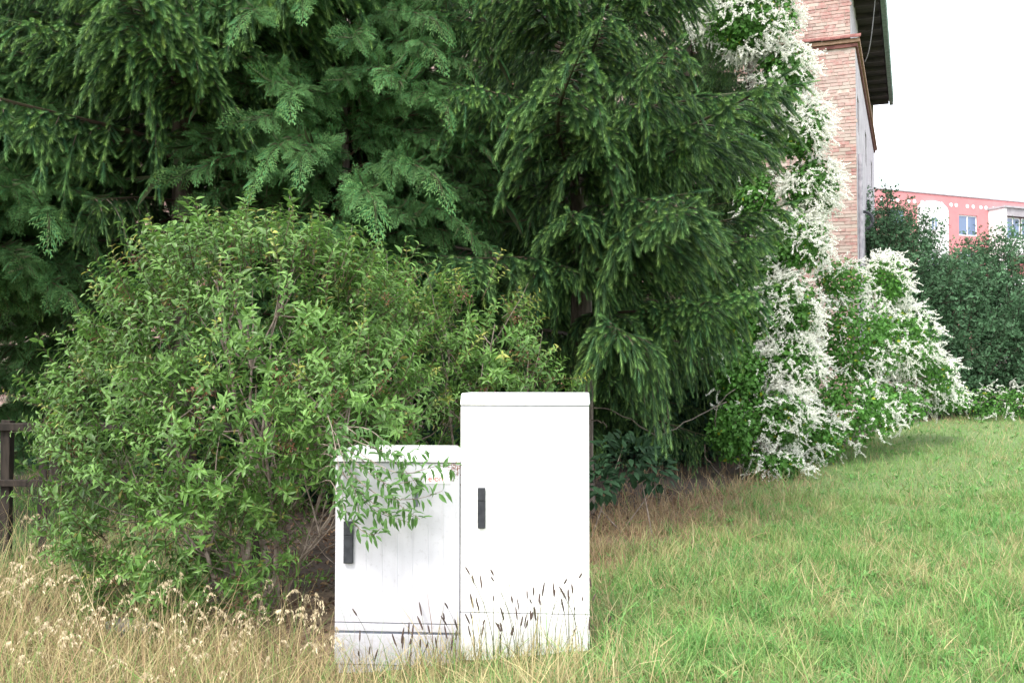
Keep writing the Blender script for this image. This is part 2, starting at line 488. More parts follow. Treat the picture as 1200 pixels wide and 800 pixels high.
    while y < D + .05:                      # single boards under the eave
        g = G(); w = .19
        g.box((-.098, y, ZT - .03), (ex - .04, y + w - .012, ZT - .005), one)
        obj('soffit_board', g.mesh('soffit_board', M_soffit), root)
        y += w
    for k in range(13):
        g = G(); yy = -.2 + k * .93
        g.box((-.097, yy, ZT - .16), (ex - .06, yy + .11, ZT - .034), one)
        obj('rafter', g.mesh('rafter', M_soffit), root)
    g = G(); g.box((ex - .02, -.36, ZT - .1), (ex + .09, D + .13, ZT + .04), one)
    gut = obj('gutter', g.mesh('gutter', M_copper), root)
    for k in range(40):
        g = G(); g.box((ex + .092, -.3 + k * .29, ZT - .11), (ex + .115, -.3 + k * .29 + .05, ZT + .05), one)
        obj('gutter_bracket', g.mesh('gutter_bracket', M_copper), gut)
    # cable from eave to wall, down pipe at the corner with a bent bracket
    t = np.linspace(0, 1, 14)[:, None]
    pts = np.array([ex - .1, 1.2, ZT - .05]) * (1 - t) + np.array([.11, 2.2, ZC + .3]) * t
    pts[:, 2] -= .35 * np.sin(math.pi * t[:, 0])
    g = G(); g.tube(pts, .012, one, 4); obj('cable', g.mesh('cable', M_pipe), root)
    g = G(); g.tube([(.07, .12, -.5), (.07, .12, 3), (.07, .12, 6.4)], .05, one, 8)
    obj('down_pipe', g.mesh('down_pipe', M_pipe, True), root)
    g = G(); t = np.linspace(0, math.pi * .9, 12)
    g.tube(np.stack([.1 + .2 * np.sin(t), .5 + 0 * t, 5.0 + .2 * np.cos(t)], 1), .035, one, 6)
    obj('bent_pipe', g.mesh('bent_pipe', M_handle), root)
brick_house()

# ------------------------------------------------------------------ pink apartment block
def pink_block():
    X0, Y0 = 26.88, 75.0
    ang = math.atan2(.397, .918)
    root = thing('apartment_block', 'distant pink apartment block with white dots and an arched white loggia', 'apartment block', (X0, Y0, 0), ang)
    one = (1, 1, 1)
    M_pink = noise_mat('pink_render', (.50, .205, .215), (.55, .23, .235), 1.5, .9)
    M_white = noise_mat('white_render', (.78, .76, .76), (.84, .83, .83), 2, .85)
    M_edge = noise_mat('roof_and_shadow_grey', (.3, .28, .3), (.38, .36, .38), 3, .7)
    def pu(px):
        k = (px - 600) / 1200
        return (X0 - k * Y0) / (k * .397 - .918)
    H = 15.35
    rows = [0, -2.85, -5.7]
    wins = []
    for dz in rows:
        for a, b in ((pu(1043), pu(1063)), (pu(1126), pu(1148)), (-4.5, -2.9), (-9, -7.4)):
            wins.append((a, b, 12.35 + dz, 13.95 + dz))
    arch_u0, arch_u1 = pu(1077), pu(1112)
    g = G()
    wall_grid(g, -14, 40, -1, H, wins, .18, lambda u, z, d: (u, d, z), one)
    g.add([(-14, 0, H), (40, 0, H), (40, 12, H), (-14, 12, H)], [(0, 1, 2), (0, 2, 3)], one)
    g.add([(-14, 0, -1), (-14, 12, -1), (-14, 12, H), (-14, 0, H)], [(0, 1, 2), (0, 2, 3)], one)
    g.add([(40, 0, -1), (40, 12, -1), (40, 12, H), (40, 0, H)], [(0, 1, 2), (0, 2, 3)], one)
    g.add([(-14, 12, -1), (40, 12, -1), (40, 12, H), (-14, 12, H)], [(0, 1, 2), (0, 2, 3)], one)
    obj('wall', g.mesh('wall', M_pink), root)
    g = G(); g.box((-14.05, -.06, H - .03), (40.05, .3, H + .06), one); obj('roof_edge', g.mesh('roof_edge', M_edge), root)
    def window(a, b, c, d, y, par):
        g = G(); t = .09
        g.box((a, y, c), (a + t, y + .06, d), one); g.box((b - t, y, c), (b, y + .06, d), one)
        g.box((a + t, y, c), (b - t, y + .06, c + t), one); g.box((a + t, y, d - t), (b - t, y + .06, d), one)
        m = (a + b) / 2; g.box((m - t * .6, y - .005, c + t), (m + t * .6, y + .055, d - t), one)
        w = obj('window', g.mesh('window', M_frame), par)
        for p, q in ((a + t, m - t * .6), (m + t * .6, b - t)):
            g = G(); g.box((p, y + .02, c + t), (q, y + .03, d - t), one); obj('pane', g.mesh('pane', M_glass), w)
    for a, b, c, d in wins:
        window(a, b, c, d, .1, root)
    # arched loggia front, a thick white panel with its window
    um, hw = (arch_u0 + arch_u1) / 2, (arch_u1 - arch_u0) / 2
    n = 18; th = np.linspace(0, math.pi, n)
    prof = [(um - hw, 3.0)] + [(um - hw * math.cos(a), 14.05 + .75 * math.sin(a)) for a in th] + [(um + hw, 3.0)]
    P = np.array([(u, -.16, z) for u, z in prof] + [(u, -.002, z) for u, z in prof])
    k = len(prof)
    F = [(0, i, i + 1) for i in range(1, k - 1)] + [t for i in range(k) for t in ((i, (i + 1) % k, k + (i + 1) % k), (i, k + (i + 1) % k, k + i))]
    g = G(); g.add(P, F, one); ar = obj('arched_loggia', g.mesh('arched_loggia', M_white), root)
    for dz in rows:
        window(um - .35, um + .35, 12.5 + dz, 13.6 + dz, -.225, root)
    # balcony tower with white cheek walls and slabs
    bu0, bu1, pr = pu(1161), pu(1161) + 7.5, 1.5
    g = G(); g.box((bu0, -pr, -1), (bu0 + .25, -.004, 14.45), one); g.box((bu1 - .25, -pr, -1), (bu1, -.004, 14.45), one)
    for dz in (-1.45, -4.3, -7.15, -10):
        g.box((bu0 + .25, -pr, 13.5 + dz - 1.05), (bu1 - .25, -pr + .15, 13.5 + dz), one)
        g.box((bu0 + .25, -pr + .15, 13.5 + dz - 1.2), (bu1 - .25, -.004, 13.5 + dz - 1.06), one)
    bal = obj('balcony_tower', g.mesh('balcony_tower', M_white), root)
    g = G(); g.box((bu0 - .1, -pr - .15, 14.46), (bu1 + .1, -.004, 14.62), one); g.box((bu0 + .26, -pr - .02, 13.85), (bu1 - .26, -pr + .12, 14.455), one)  # roof slab, and a grey band that stands in for its shadow
    obj('balcony_roof_and_shadow', g.mesh('balcony_roof_and_shadow', M_edge), root)
    for q in range(4):
        window(bu0 + .4 + q * 1.7, bu0 + 1.95 + q * 1.7, 12.1, 13.8, -pr + .3, root)
    # pairs of white dots under the roof edge
    dot = G(); th = np.linspace(0, 2 * math.pi, 14, endpoint=False)
    P = [(0, -.03, 0)] + [(.15 * math.cos(a), -.03, .15 * math.sin(a)) for a in th] + [(.15 * math.cos(a), -.001, .15 * math.sin(a)) for a in th]
    F = [(0, 1 + i, 1 + (i + 1) % 14) for i in range(14)] + [t for i in range(14) for t in ((1 + i, 15 + i, 15 + (i + 1) % 14), (1 + i, 15 + (i + 1) % 14, 1 + (i + 1) % 14))]
    dot.add(P, F, one); dm = dot.mesh('white_dot', M_white)
    for px in (1035, 1048, 1054, 1067, 1074, 1083, 1090, 1099.5, 1106, 1117, 1123, 1136, 1143, 1152, 1158, 1167, 1173, 1185, 1190.5, 1202, 1208):
        obj('white_dot', dm, root, (pu(px), 0, H - .72))
pink_block()

# ------------------------------------------------------------------ cabinets
YAW = R(-5)
def bev_box(name, x0, x1, y0, y1, z0, z1, mat, parent, bev=.006, taper=None, seg=2):
    bm = bmesh.new(); bmesh.ops.create_cube(bm, size=1)
    for v in bm.verts:
        top = v.co.z > 0
        x = x0 if v.co.x < 0 else x1; y = y0 if v.co.y < 0 else y1; z = z1 if top else z0
        if taper and top:
            x += taper[0] if v.co.x < 0 else -taper[0]; y += taper[1] if v.co.y < 0 else -taper[2]
        v.co = (x, y, z)
    bmesh.ops.bevel(bm, geom=list(bm.edges), offset=bev, segments=seg, affect='EDGES', profile=.6)
    me = bpy.data.meshes.new(name); bm.to_mesh(me); bm.free()
    me.materials.append(mat)
    return obj(name, me, parent)

def handle(parent, x0, x1, z0, z1, split):
    h = bev_box('handle', x0, x1, -.026, -.0035, z0, z1, M_handle, parent, .004)
    bev_box('lock_cover', x0 + .003, x1 - .003, -.031, -.0265, split + .003, z1 - .003, M_handle, h, .0015)
    bev_box('grip', x0 + .003, x1 - .003, -.030, -.0265, z0 + .004, split - .003, M_handle, h, .0015)
    return h

def tall_cabinet():
    w, d = .754, .33
    r = thing('utility_cabinet', 'tall clean white utility cabinet standing right of the lower one', 'utility cabinet', (-.3025, 6.05, 0), YAW)
    m = M_cab_white
    bev_box('body', .004, w - .004, .0205, d, -.05, 1.42, m, r, .006)
    bev_box('plinth', 0, w, 0, .02, -.06, .2135, m, r, .003)
    bev_box('door', 0, w, 0, .02, .2175, 1.419, m, r, .004)
    bev_box('lid', -.004, w + .004, -.006, d + .01, 1.4235, 1.497, M_cab_lid, r, .012, (.006, .004, .004), 3)
    for z in (.2155, 1.4212):
        bev_box('joint', .002, w - .002, .004, .02, z - .0034, z + .0034, M_gap, r, .0005)
    handle(r, .104, .148, .708, .945, .868)
    for k in range(5):                                    # faint pressed marks high on the door
        bev_box('vent_slot', .112 + k * .042, .136 + k * .042, -.0012, .004, 1.341, 1.3425, M_gap, r, .0003)
    return r

def low_cabinet():
    w, d, g0 = .742, .33, -.13
    r = thing('utility_cabinet', 'lower greyish utility cabinet with a red-lettered sticker, partly covered by twigs', 'utility cabinet', (-.3025 - w * math.cos(YAW) - .006, 6.05 - math.sin(YAW) * w - .012 - .0, 0), YAW)
    m = M_cab_grey
    bev_box('body', .004, w - .004, .0205, d, g0, 1.09, m, r, .006)
    bev_box('door', 0, w, 0, .02, .148, 1.086, m, r, .004)
    bev_box('skirting', .0, w, .0, .02, .098, .1435, m, r, .003)
    bev_box('plinth', 0, w, -.002, .02, -.096, .083, m, r, .003)
    bev_box('foot', .02, w - .02, .004, .02, g0 - .02, -.1, m, r, .002)
    for z, h in ((.1458, .003), (.0905, .008), (-.098, .003)):
        bev_box('joint', .002, w - .002, .005, .0195, z - h, z + h, M_gap, r, .0005)
    bev_box('lid', -.008, w + .006, -.014, d + .014, 1.0915, 1.112, M_cab_lid, r, .004)
    bev_box('lid_top', -.004, w + .002, -.01, d + .01, 1.1125, 1.17, M_cab_lid, r, .012, (.055, .13, .03), 3)
    for k in range(1, 8):                                 # shallow pressed ribs of the door
        x = w * k / 8 + random.uniform(-.004, .004)
        bev_box('door_rib', x - .003, x + .003, -.0016, .004, .17, 1.07, m, r, .0008, None, 1)
    handle(r, .056, .112, .495, .742, .66)
    bev_box('badge', .475, .495, -.006, .001, .83, .93, M_gap, r, .001)
    s = bev_box('sticker', .535, .69, -.0035, .0005, .965, 1.055, M_sticker, r, .0006, None, 1)
    cu = bpy.data.curves.new('sticker_text', 'FONT'); cu.body = 'e\u00b7on'; cu.size = .05; cu.extrude = .0004
    cu.materials.append(M_redink)
    tmp = bpy.data.objects.new('sticker_text_curve', cu)
    me = bpy.data.meshes.new_from_object(tmp); bpy.data.objects.remove(tmp)
    obj('sticker_text', me, s, (.556, -.0045, .98), (R(90), 0, 0))
    return r
tall_cabinet()
low_cabinet()

# ------------------------------------------------------------------ wooden fence
def fence():
    r = thing('wooden_fence', 'weathered wooden rail fence darkened for shade at the left edge behind the shrub', 'fence', (-4.42, 9.0, 0))
    def plank(name, lo, hi, rot=0):
        bm = bmesh.new(); bmesh.ops.create_cube(bm, size=1)
        for v in bm.verts: v.co = Vector([(l + h) / 2 + c * (h - l) for l, h, c in zip(lo, hi, v.co)])
        bmesh.ops.subdivide_edges(bm, edges=[e for e in bm.edges if e.calc_length() > .5], cuts=6)
        for v in bm.verts: v.co += Vector((random.gauss(0, .003), random.gauss(0, .003), random.gauss(0, .003)))
        bmesh.ops.bevel(bm, geom=list(bm.edges), offset=.004, segments=1, affect='EDGES')
        me = bpy.data.meshes.new(name); bm.to_mesh(me); bm.free(); me.materials.append(M_wood)
        return obj(name, me, r)
    for x in (-2.2, 0, 2.2): plank('post', (x - .042, -.045, -.2), (x + .04, .04, 1.21))
    plank('picket', (.305, -.06, -.2), (.375, -.047, 1.0))
    plank('rail', (-2.6, -.085, 1.12), (2.6, -.047, 1.19)); plank('rail', (-2.6, -.085, .64), (2.6, -.05, .70))
fence()

# ------------------------------------------------------------------ templates
def needle_shoot(n, nl=.0275, w=.0062, seed=0):
    """Bottle-brush shoot, 1 unit long on +Y, needle length in metres (Y is stretched later)."""
    r = np.random.default_rng(seed)
    y = (np.arange(n) + .5) / n
    th = np.arange(n) * 2.399 + r.random(n)
    rad = np.stack([np.cos(th), 0 * th, np.sin(th)], 1)
    rad[:, 2] = rad[:, 2] * .75 + .12
    fwd = .15 + .06 * r.random(n)
    ln = nl * (.75 + .4 * r.random(n)) * np.interp(y, [0, .25, .85, 1], [.75, 1, 1.05, .7])
    base = np.stack([0 * y, y * .88, 0 * y], 1)
    tip = base + rad * ln[:, None]; tip[:, 1] += fwd
    side = np.stack([-np.sin(th), .25 + 0 * th, np.cos(th)], 1) * w * .5
    side[:, 1] *= 8
    V = np.stack([base - side, base + side, tip], 1).reshape(-1, 3)
    F = np.arange(3 * n).reshape(n, 3)
    t = np.repeat(y, 3)
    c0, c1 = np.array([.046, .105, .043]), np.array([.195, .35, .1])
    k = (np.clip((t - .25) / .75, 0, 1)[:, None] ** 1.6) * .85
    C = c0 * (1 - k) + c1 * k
    return V, F, C
SHOOTS = [needle_shoot(84, seed=s) for s in range(4)]

def spruce_branch(seed, L=2.4, droop=.75, dens=1.0, bare=.1):
    r = np.random.default_rng(seed)
    g = G()
    ts = np.linspace(0, 1, 14)
    sag = r.uniform(.22, .34)
    side_w = r.normal(0, .06)
    axis = np.stack([L * ts, side_w * L * np.sin(ts * 3), L * (.10 * ts - sag * ts ** 2 + .14 * ts ** 3.5)], 1)
    bark = np.array([.085, .06, .045])
    wood = G(); wood.tube(axis, np.interp(ts, [0, 1], [.026, .004]), bark, 5)
    P, Dr, Ln = [], [], []
    nsec = int(L / .112 * dens)
    for k in range(nsec):
        t = bare + (1 - bare) * (k + r.uniform(-.3, .3)) / nsec
        t = min(max(t, bare), .995)
        p0 = np.array([np.interp(t, ts, axis[:, i]) for i in range(3)])
        tan = unit(np.array([np.interp(min(t + .04, 1), ts, axis[:, i]) - np.interp(max(t - .04, 0), ts, axis[:, i]) for i in range(3)]))
        for sg in (-1, 1):
            if r.random() < .08: continue
            ls = np.interp(t, [0, .12, .35, .7, 1], [.3, .8, 1.05, .72, .2]) * r.uniform(.65, 1.15)
            d = unit(np.array([.62 + r.normal(0, .15), sg * (.62 + r.normal(0, .15)), r.uniform(-.3, .1)]))
            m = 7; s = np.linspace(0, 1, m)
            dr = droop * r.uniform(.6, 1.5)
            pts = p0 + d * ls * (s[:, None] - .38 * s[:, None] ** 2) + np.array([0, 0, -1.0]) * ls * dr * (s[:, None] ** 1.5) * .8
            wood.tube(pts, np.interp(s, [0, 1], [.006, .002]), bark, 3)
            ns = max(2, int(ls / .075))
            tn = unit(np.gradient(pts, axis=0))
            for q in range(ns):
                u = (q + .6) / ns
                pp = np.array([np.interp(u, s, pts[:, i]) for i in range(3)])
                tt = unit(np.array([np.interp(u, s, tn[:, i]) for i in range(3)]))
                sd = unit(np.cross(tt, [0, 0, 1.0])) * (1 if q % 2 else -1)
                dd = tt * r.uniform(.7, 1.1) + sd * r.uniform(.15, .6) + np.array([0, 0, -1.0]) * r.uniform(.1, .6)
                P.append(pp); Dr.append(dd); Ln.append(r.uniform(.13, .25) * (1 - .2 * u))
            P.append(pts[-1]); Dr.append(tn[-1] + np.array([0, 0, -.2])); Ln.append(r.uniform(.15, .25))
            # needles on the side twig itself
            for u in (.2, .55, .8):
                i = int(u * (m - 1)); P.append(pts[i]); Dr.append(tn[i]); Ln.append(ls / 3.6)
    P.append(axis[-1]); Dr.append(axis[-1] - axis[-2]); Ln.append(.2)
    for t in np.linspace(max(bare, .35), .97, int(12 * L / 2.4)):
        i = min(int(t * 13), 12); f = t * 13 - i
        P.append(axis[i] * (1 - f) + axis[i + 1] * f); Dr.append(axis[i + 1] - axis[i]); Ln.append(.22)
    P, Dr, Ln = np.array(P), np.array(Dr), np.array(Ln)
    which = r.integers(0, 4, len(P))
    tint = (.8 + .45 * r.random((len(P), 1))) * np.array([[1, 1, 1]]) * (1 + np.array([[.12, .04, -.05]]) * r.normal(0, 1, (len(P), 1)))
    up = np.tile([0, 0, 1.0], (len(P), 1)) + r.normal(0, .2, (len(P), 3))
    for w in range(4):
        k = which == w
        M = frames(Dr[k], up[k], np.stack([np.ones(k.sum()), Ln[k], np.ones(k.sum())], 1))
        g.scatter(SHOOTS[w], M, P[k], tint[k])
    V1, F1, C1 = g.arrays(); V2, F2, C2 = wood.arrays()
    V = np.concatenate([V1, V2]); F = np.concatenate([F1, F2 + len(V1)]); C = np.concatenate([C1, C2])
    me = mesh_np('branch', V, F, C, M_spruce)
    return me
SPRUCE = [spruce_branch(100 + i, droop=[.4, .55, .7, .5, .36, .8, .6][i]) for i in range(7)]
SPRUCE_THIN = [spruce_branch(150 + i, droop=1.0, dens=.45, bare=.3) for i in range(2)]

def frond_template(seed):
    r = np.random.default_rng(seed)
    V, F, C = [], [], []
    def leaf(p, d, ln, w, c):
        d = unit(d); s = np.array([d[1], -d[0], 0]) * w
        k = len(V)
        V.extend([p, p + d * ln * .45 + s, p + d * ln, p + d * ln * .45 - s]); F.extend([(k, k + 1, k + 2), (k, k + 2, k + 3)])
        C.extend([c * .8, c, c * 1.25, c])
    n = 11
    for k in range(n):
        t = (k + .5) / n
        p0 = np.array([0.03 * math.sin(t * 5), t, 0])
        for sg in (-1, 1):
            ls = (.42 * (1 - t) ** .7 + .08) * r.uniform(.8, 1.2) * min(1, .35 + t * 3)
            d = unit(np.array([sg * .72, .72, 0]) + r.normal(0, .1, 3) * [1, 1, .6])
            m = max(2, int(ls / .07))
            for q in range(m):
                u = (q + .3) / m
                pp = p0 + d * ls * u
                for s2 in (-1, 1):
                    a = s2 * R(38); dd = np.array([d[0] * math.cos(a) - d[1] * math.sin(a), d[0] * math.sin(a) + d[1] * math.cos(a), d[2] + r.normal(0, .25)])
                    c = np.array([.075, .158, .046]) * r.uniform(.65, 1.35)
                    leaf(pp, dd, ls * .24 * (1 - .4 * u) + .035, .0095, c)
            leaf(p0, d, ls * 1.05, .009, np.array([.055, .16, .06]))
    leaf(np.array([0., 0, 0]), np.array([0, 1., 0]), 1.0, .012, np.array([.06, .07, .035]))
    V = np.array(V); C = np.array(C)
    V[:, 2] += -.6 * V[:, 1] ** 2 - .9 * V[:, 0] ** 2 + .03 * np.sin(V[:, 1] * 17 + V[:, 0] * 11)
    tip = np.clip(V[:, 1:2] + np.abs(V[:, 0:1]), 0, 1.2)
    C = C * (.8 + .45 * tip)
    return V, np.array(F), C
FRONDS = [frond_template(s) for s in range(4)]

def cypress_branch(seed, L=1.4):
    r = np.random.default_rng(seed)
    g = G()
    ts = np.linspace(0, 1, 10)
    axis = np.stack([L * ts, .06 * np.sin(ts * 4 + seed), L * (.35 * ts - .5 * ts ** 2.2)], 1)
    g.tube(axis, np.interp(ts, [0, 1], [.014, .003]), np.array([.1, .065, .045]), 4)
    P, Dr, S = [], [], []
    n = 38
    for k in range(n):
        t = .12 + .88 * (k + .5) / n
        p = np.array([np.interp(t, ts, axis[:, i]) for i in range(3)])
        for sg in (-1, 1):
            P.append(p); Dr.append(np.array([.7 + r.normal(0, .15), sg * r.uniform(.4, .9), r.uniform(-1.0, .3)])); S.append(r.uniform(.13, .25) * (1.1 - .3 * t))
    P.append(axis[-1]); Dr.append(axis[-1] - axis[-3]); S.append(.34)
    P, Dr, S = np.array(P), np.array(Dr), np.array(S)
    wh = r.integers(0, 4, len(P)); tint = np.repeat(.8 + .45 * r.random((len(P), 1)), 3, 1)
    up = np.tile([0, 0, 1.0], (len(P), 1)) + r.normal(0, .8, (len(P), 3))
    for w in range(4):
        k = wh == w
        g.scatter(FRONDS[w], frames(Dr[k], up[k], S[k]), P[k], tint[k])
    return g.mesh('branch', M_cypress)
CYPRESS = [cypress_branch(200 + i) for i in range(6)]

def trunk(root, h, r0, lean=(0, 0)):
    g = G()
    z = np.linspace(-.2, h, 12); t = np.linspace(0, 1, 12)
    pts = np.stack([lean[0] * t + .04 * np.sin(t * 7), lean[1] * t + .03 * np.cos(t * 5), z], 1)
    g.tube(pts, np.interp(t, [0, .06, 1], [r0 * 1.35, r0, .02]), (1, 1, 1), 10)
    return obj('trunk', g.mesh('trunk', M_bark, True), root)

def conifer(root, protos, L0, h, n, zmin, reach, pitch, keep=None, seed=0, flat=False):
    """Branches as parts. reach(z) is the branch length, pitch(z) the tilt in radians, keep(az,z) a filter."""
    r = np.random.default_rng(seed)
    for k in range(n):
        f = (k + r.random()) / n
        z = zmin + (h - zmin) * f
        az = k * 2.39996 + r.normal(0, .25)
        az = (az + math.pi) % (2 * math.pi) - math.pi
        if keep is not None and not keep(az, z): continue
        s = reach(z) / L0 * r.uniform(.82, 1.15)
        obj('branch', protos[int(r.integers(len(protos)))], root, (.05 * math.cos(az), .05 * math.sin(az), z),
            Euler((r.normal(0, .12), -pitch(z) + r.normal(0, .08), az), 'XYZ'), s)

def conifer_layers(root, protos, L0, levels, per, reach, pitch, keep=None, seed=0):
    r = np.random.default_rng(seed)
    for j, z in enumerate(levels):
        for k in range(per):
            az = (j * 1.1 + k * 2 * math.pi / per + r.normal(0, .16) + math.pi) % (2 * math.pi) - math.pi
            zz = z + r.normal(0, .07)
            if keep is not None and not keep(az, zz): continue
            obj('branch', protos[int(r.integers(len(protos)))], root, (.05 * math.cos(az), .05 * math.sin(az), zz),
                Euler((r.normal(0, .15), -pitch(zz) + r.normal(0, .1), az), 'XYZ'), reach(zz) / L0 * r.uniform(.72, 1.18))

def base(x, y): return (x, y, float(gz(x, y)))

# ------------------------------------------------------------------ conifers
def spruce_trees():
    # big spruce in the middle
    t = thing('spruce_tree', 'big spruce in the middle with drooping branches above the cabinets', 'tree', base(.75, 11.6))
    trunk(t, 9.2, .15)
    def keep(az, z):
        right = abs(az + R(2)) < R(44)
        if right and z < 6.6: return False
        if z < 3.0 and not (-R(150) < az < -R(35)): return z > 2.2 and abs(az) > R(120)
        return True
    conifer_layers(t, SPRUCE, 2.4, np.arange(1.95, 9.0, .84), 8, lambda z: np.interp(z, [1.5, 3, 5, 7, 9.3], [2.35, 2.85, 2.6, 1.9, .5]),
            lambda z: np.interp(z, [1.5, 4, 7, 9], [.0, .1, .22, .5]), keep, 1)
    # the two bare-based limbs reaching right over the dark gap, and smaller ones round them
    for (z, az, pit, s, m) in ((4.5, R(-8), .2, 1.0, 4), (4.25, R(6), .08, .95, 0), (4.4, R(-26), .1, .8, 3), (2.85, R(-24), .3, .98, 4), (2.7, R(-38), .2, .9, 0), (2.6, R(-8), .1, .8, 3),
                               (5.5, R(-66), .12, 1.0, 4), (4.4, R(-74), .15, 1.05, 6), (3.2, R(-68), .1, 1.0, 1), (3.8, R(-60), .05, .8, 2), (2.2, R(-58), .05, .85, 5), (1.9, R(-6), .05, .7, 2),
                               (3.0, R(-96), .1, .95, 0), (3.6, R(-84), .12, .95, 3), (4.15, R(-100), .12, 1.0, 4), (4.75, R(-88), .15, .9, 0), (5.3, R(-97), .15, .9, 1), (5.9, R(-85), .15, .85, 3), (6.3, R(-70), .2, .8, 2), (2.55, R(-102), .05, .75, 2), (2.2, R(-78), .05, .7, 6)):
        obj('branch', SPRUCE[m], t, (.1 * math.cos(az), .1 * math.sin(az), z), (0, -pit, az), s)
    # spruce at the upper left, high skirted
    t = thing('spruce_tree', 'spruce at the upper left whose skirt hangs high over the dark shade', 'tree', base(-3.7, 11.4))
    trunk(t, 9.5, .17)
    conifer_layers(t, SPRUCE, 2.4, np.arange(4.1, 9.3, .44), 9, lambda z: np.interp(z, [3.5, 5, 7, 9.5], [2.75, 2.75, 2.1, .6]), lambda z: np.interp(z, [3.5, 6, 9], [.12, .12, .4]), None, 2)
    for k in range(16):                                   # dead lower limbs
        az = k * 2.4; obj('dead_branch', SPRUCE_THIN[k % 2], t, (0, 0, 1.4 + .14 * k), (0, .1, az), .5 + .02 * k)
    # spruces further in
    t = thing('spruce_tree', 'dark spruce behind the gap between middle spruce and flowering vine', 'tree', base(1.15, 16.3))
    trunk(t, 9, .16)
    conifer(t, SPRUCE, 2.4, 9.0, 150, .9, lambda z: np.interp(z, [.5, 2, 5, 9], [2.0, 2.4, 2.3, .6]), lambda z: np.interp(z, [1, 5, 9], [-.1, .05, .4]), lambda az, z: abs(az) > .75 or z < 2.4, 3)
    t = thing('spruce_tree', 'dark spruce deep in the shade behind the middle spruce', 'tree', base(-.4, 15.5))
    trunk(t, 9, .16)
    conifer(t, SPRUCE, 2.4, 9.0, 130, 1.2, lambda z: np.interp(z, [.5, 2, 5, 9], [1.6, 2.3, 2.3, .6]), lambda z: np.interp(z, [1, 5, 9], [-.1, .05, .4]), None, 4)
    t = thing('spruce_tree', 'dark spruce close to the brick wall, seen only through gaps left of the vine', 'tree', base(3.3, 18.9))
    trunk(t, 9.8, .15)
    conifer_layers(t, SPRUCE, 2.4, np.arange(.5, 9.6, .42), 11, lambda z: np.interp(z, [.5, 2, 6, 9.3], [1.7, 1.9, 1.7, .5]), lambda z: .05, None, 12)
    t = thing('spruce_tree', 'slim spruce carrying the flowering vine beside the brick wall', 'tree', base(4.1, 17.3))
    trunk(t, 9.5, .14)
    conifer(t, SPRUCE, 2.4, 9.4, 120, .5, lambda z: np.interp(z, [.5, 3, 7, 9.4], [1.2, 1.15, 1.0, .3]), lambda z: .0, lambda az, z: abs(az) > 1.75, 5)

def cypress_trees():
    t = thing('cypress_tree', 'light green cypress between the upper left spruce and the middle spruce', 'tree', base(-1.75, 10.7))
    trunk(t, 7.8, .1)
    conifer(t, CYPRESS, 1.4, 7.6, 210, 1.5, lambda z: np.interp(z, [1.5, 3, 6, 7.6], [1.35, 1.6, 1.3, .5]), lambda z: .1, None, 6)
    t = thing('cypress_tree', 'bushy light green cypress at the left edge under the spruce', 'tree', base(-5.75, 10.8))
    trunk(t, 5.2, .09)
    conifer(t, CYPRESS, 1.4, 5.0, 150, 2.3, lambda z: np.interp(z, [2.2, 3.2, 5], [1.6, 1.75, .6]), lambda z: .08, None, 7)
    t = thing('cypress_tree', 'shaded cypress behind the shrub with bare lower stem', 'tree', base(-2.9, 13.0))
    trunk(t, 8.6, .1)
    conifer(t, CYPRESS, 1.4, 8.4, 200, .8, lambda z: np.interp(z, [2, 3.2, 6.8, 8.4], [1.2, 1.6, 1.5, .5]), lambda z: .0, None, 8)
    t = thing('cypress_tree', 'shaded cypress at far left, mostly hidden behind the fence side', 'tree', base(-6.2, 14.0))
    trunk(t, 8.8, .1)
    conifer(t, CYPRESS, 1.4, 8.6, 210, .5, lambda z: np.interp(z, [1.6, 3.2, 7, 8.6], [1.3, 1.7, 1.6, .5]), lambda z: .0, None, 9)
spruce_trees()
cypress_trees()

# ------------------------------------------------------------------ leafy shrubs
def leaf_template(w=.16, curl=-.28, fold=.07):
    V = np.array([(0, 0, 0), (-w * .85, .32, fold), (0, .34, 0.02), (w * .85, .32, fold), (-w * .75, .66, fold + curl * .35), (0, .68, curl * .4), (w * .75, .66, fold + curl * .35), (0, 1, curl)])
    F = np.array([(0, 2, 1), (0, 3, 2), (1, 2, 5), (1, 5, 4), (2, 3, 6), (2, 6, 5), (4, 5, 7), (5, 6, 7)])
    C = np.array([[1, 1, 1]] * 8) * np.array([.85, 1, .9, 1, 1.05, .95, 1.05, 1.1])[:, None]
    return V, F, C
LEAVES = [leaf_template(.17, -.3), leaf_template(.21, -.15), leaf_template(.16, -.5)]
LEAF_MESH = [mesh_np('leaf', T[0], T[1], T[2] * np.array([.085, .19, .045]), M_leaf) for T in LEAVES]

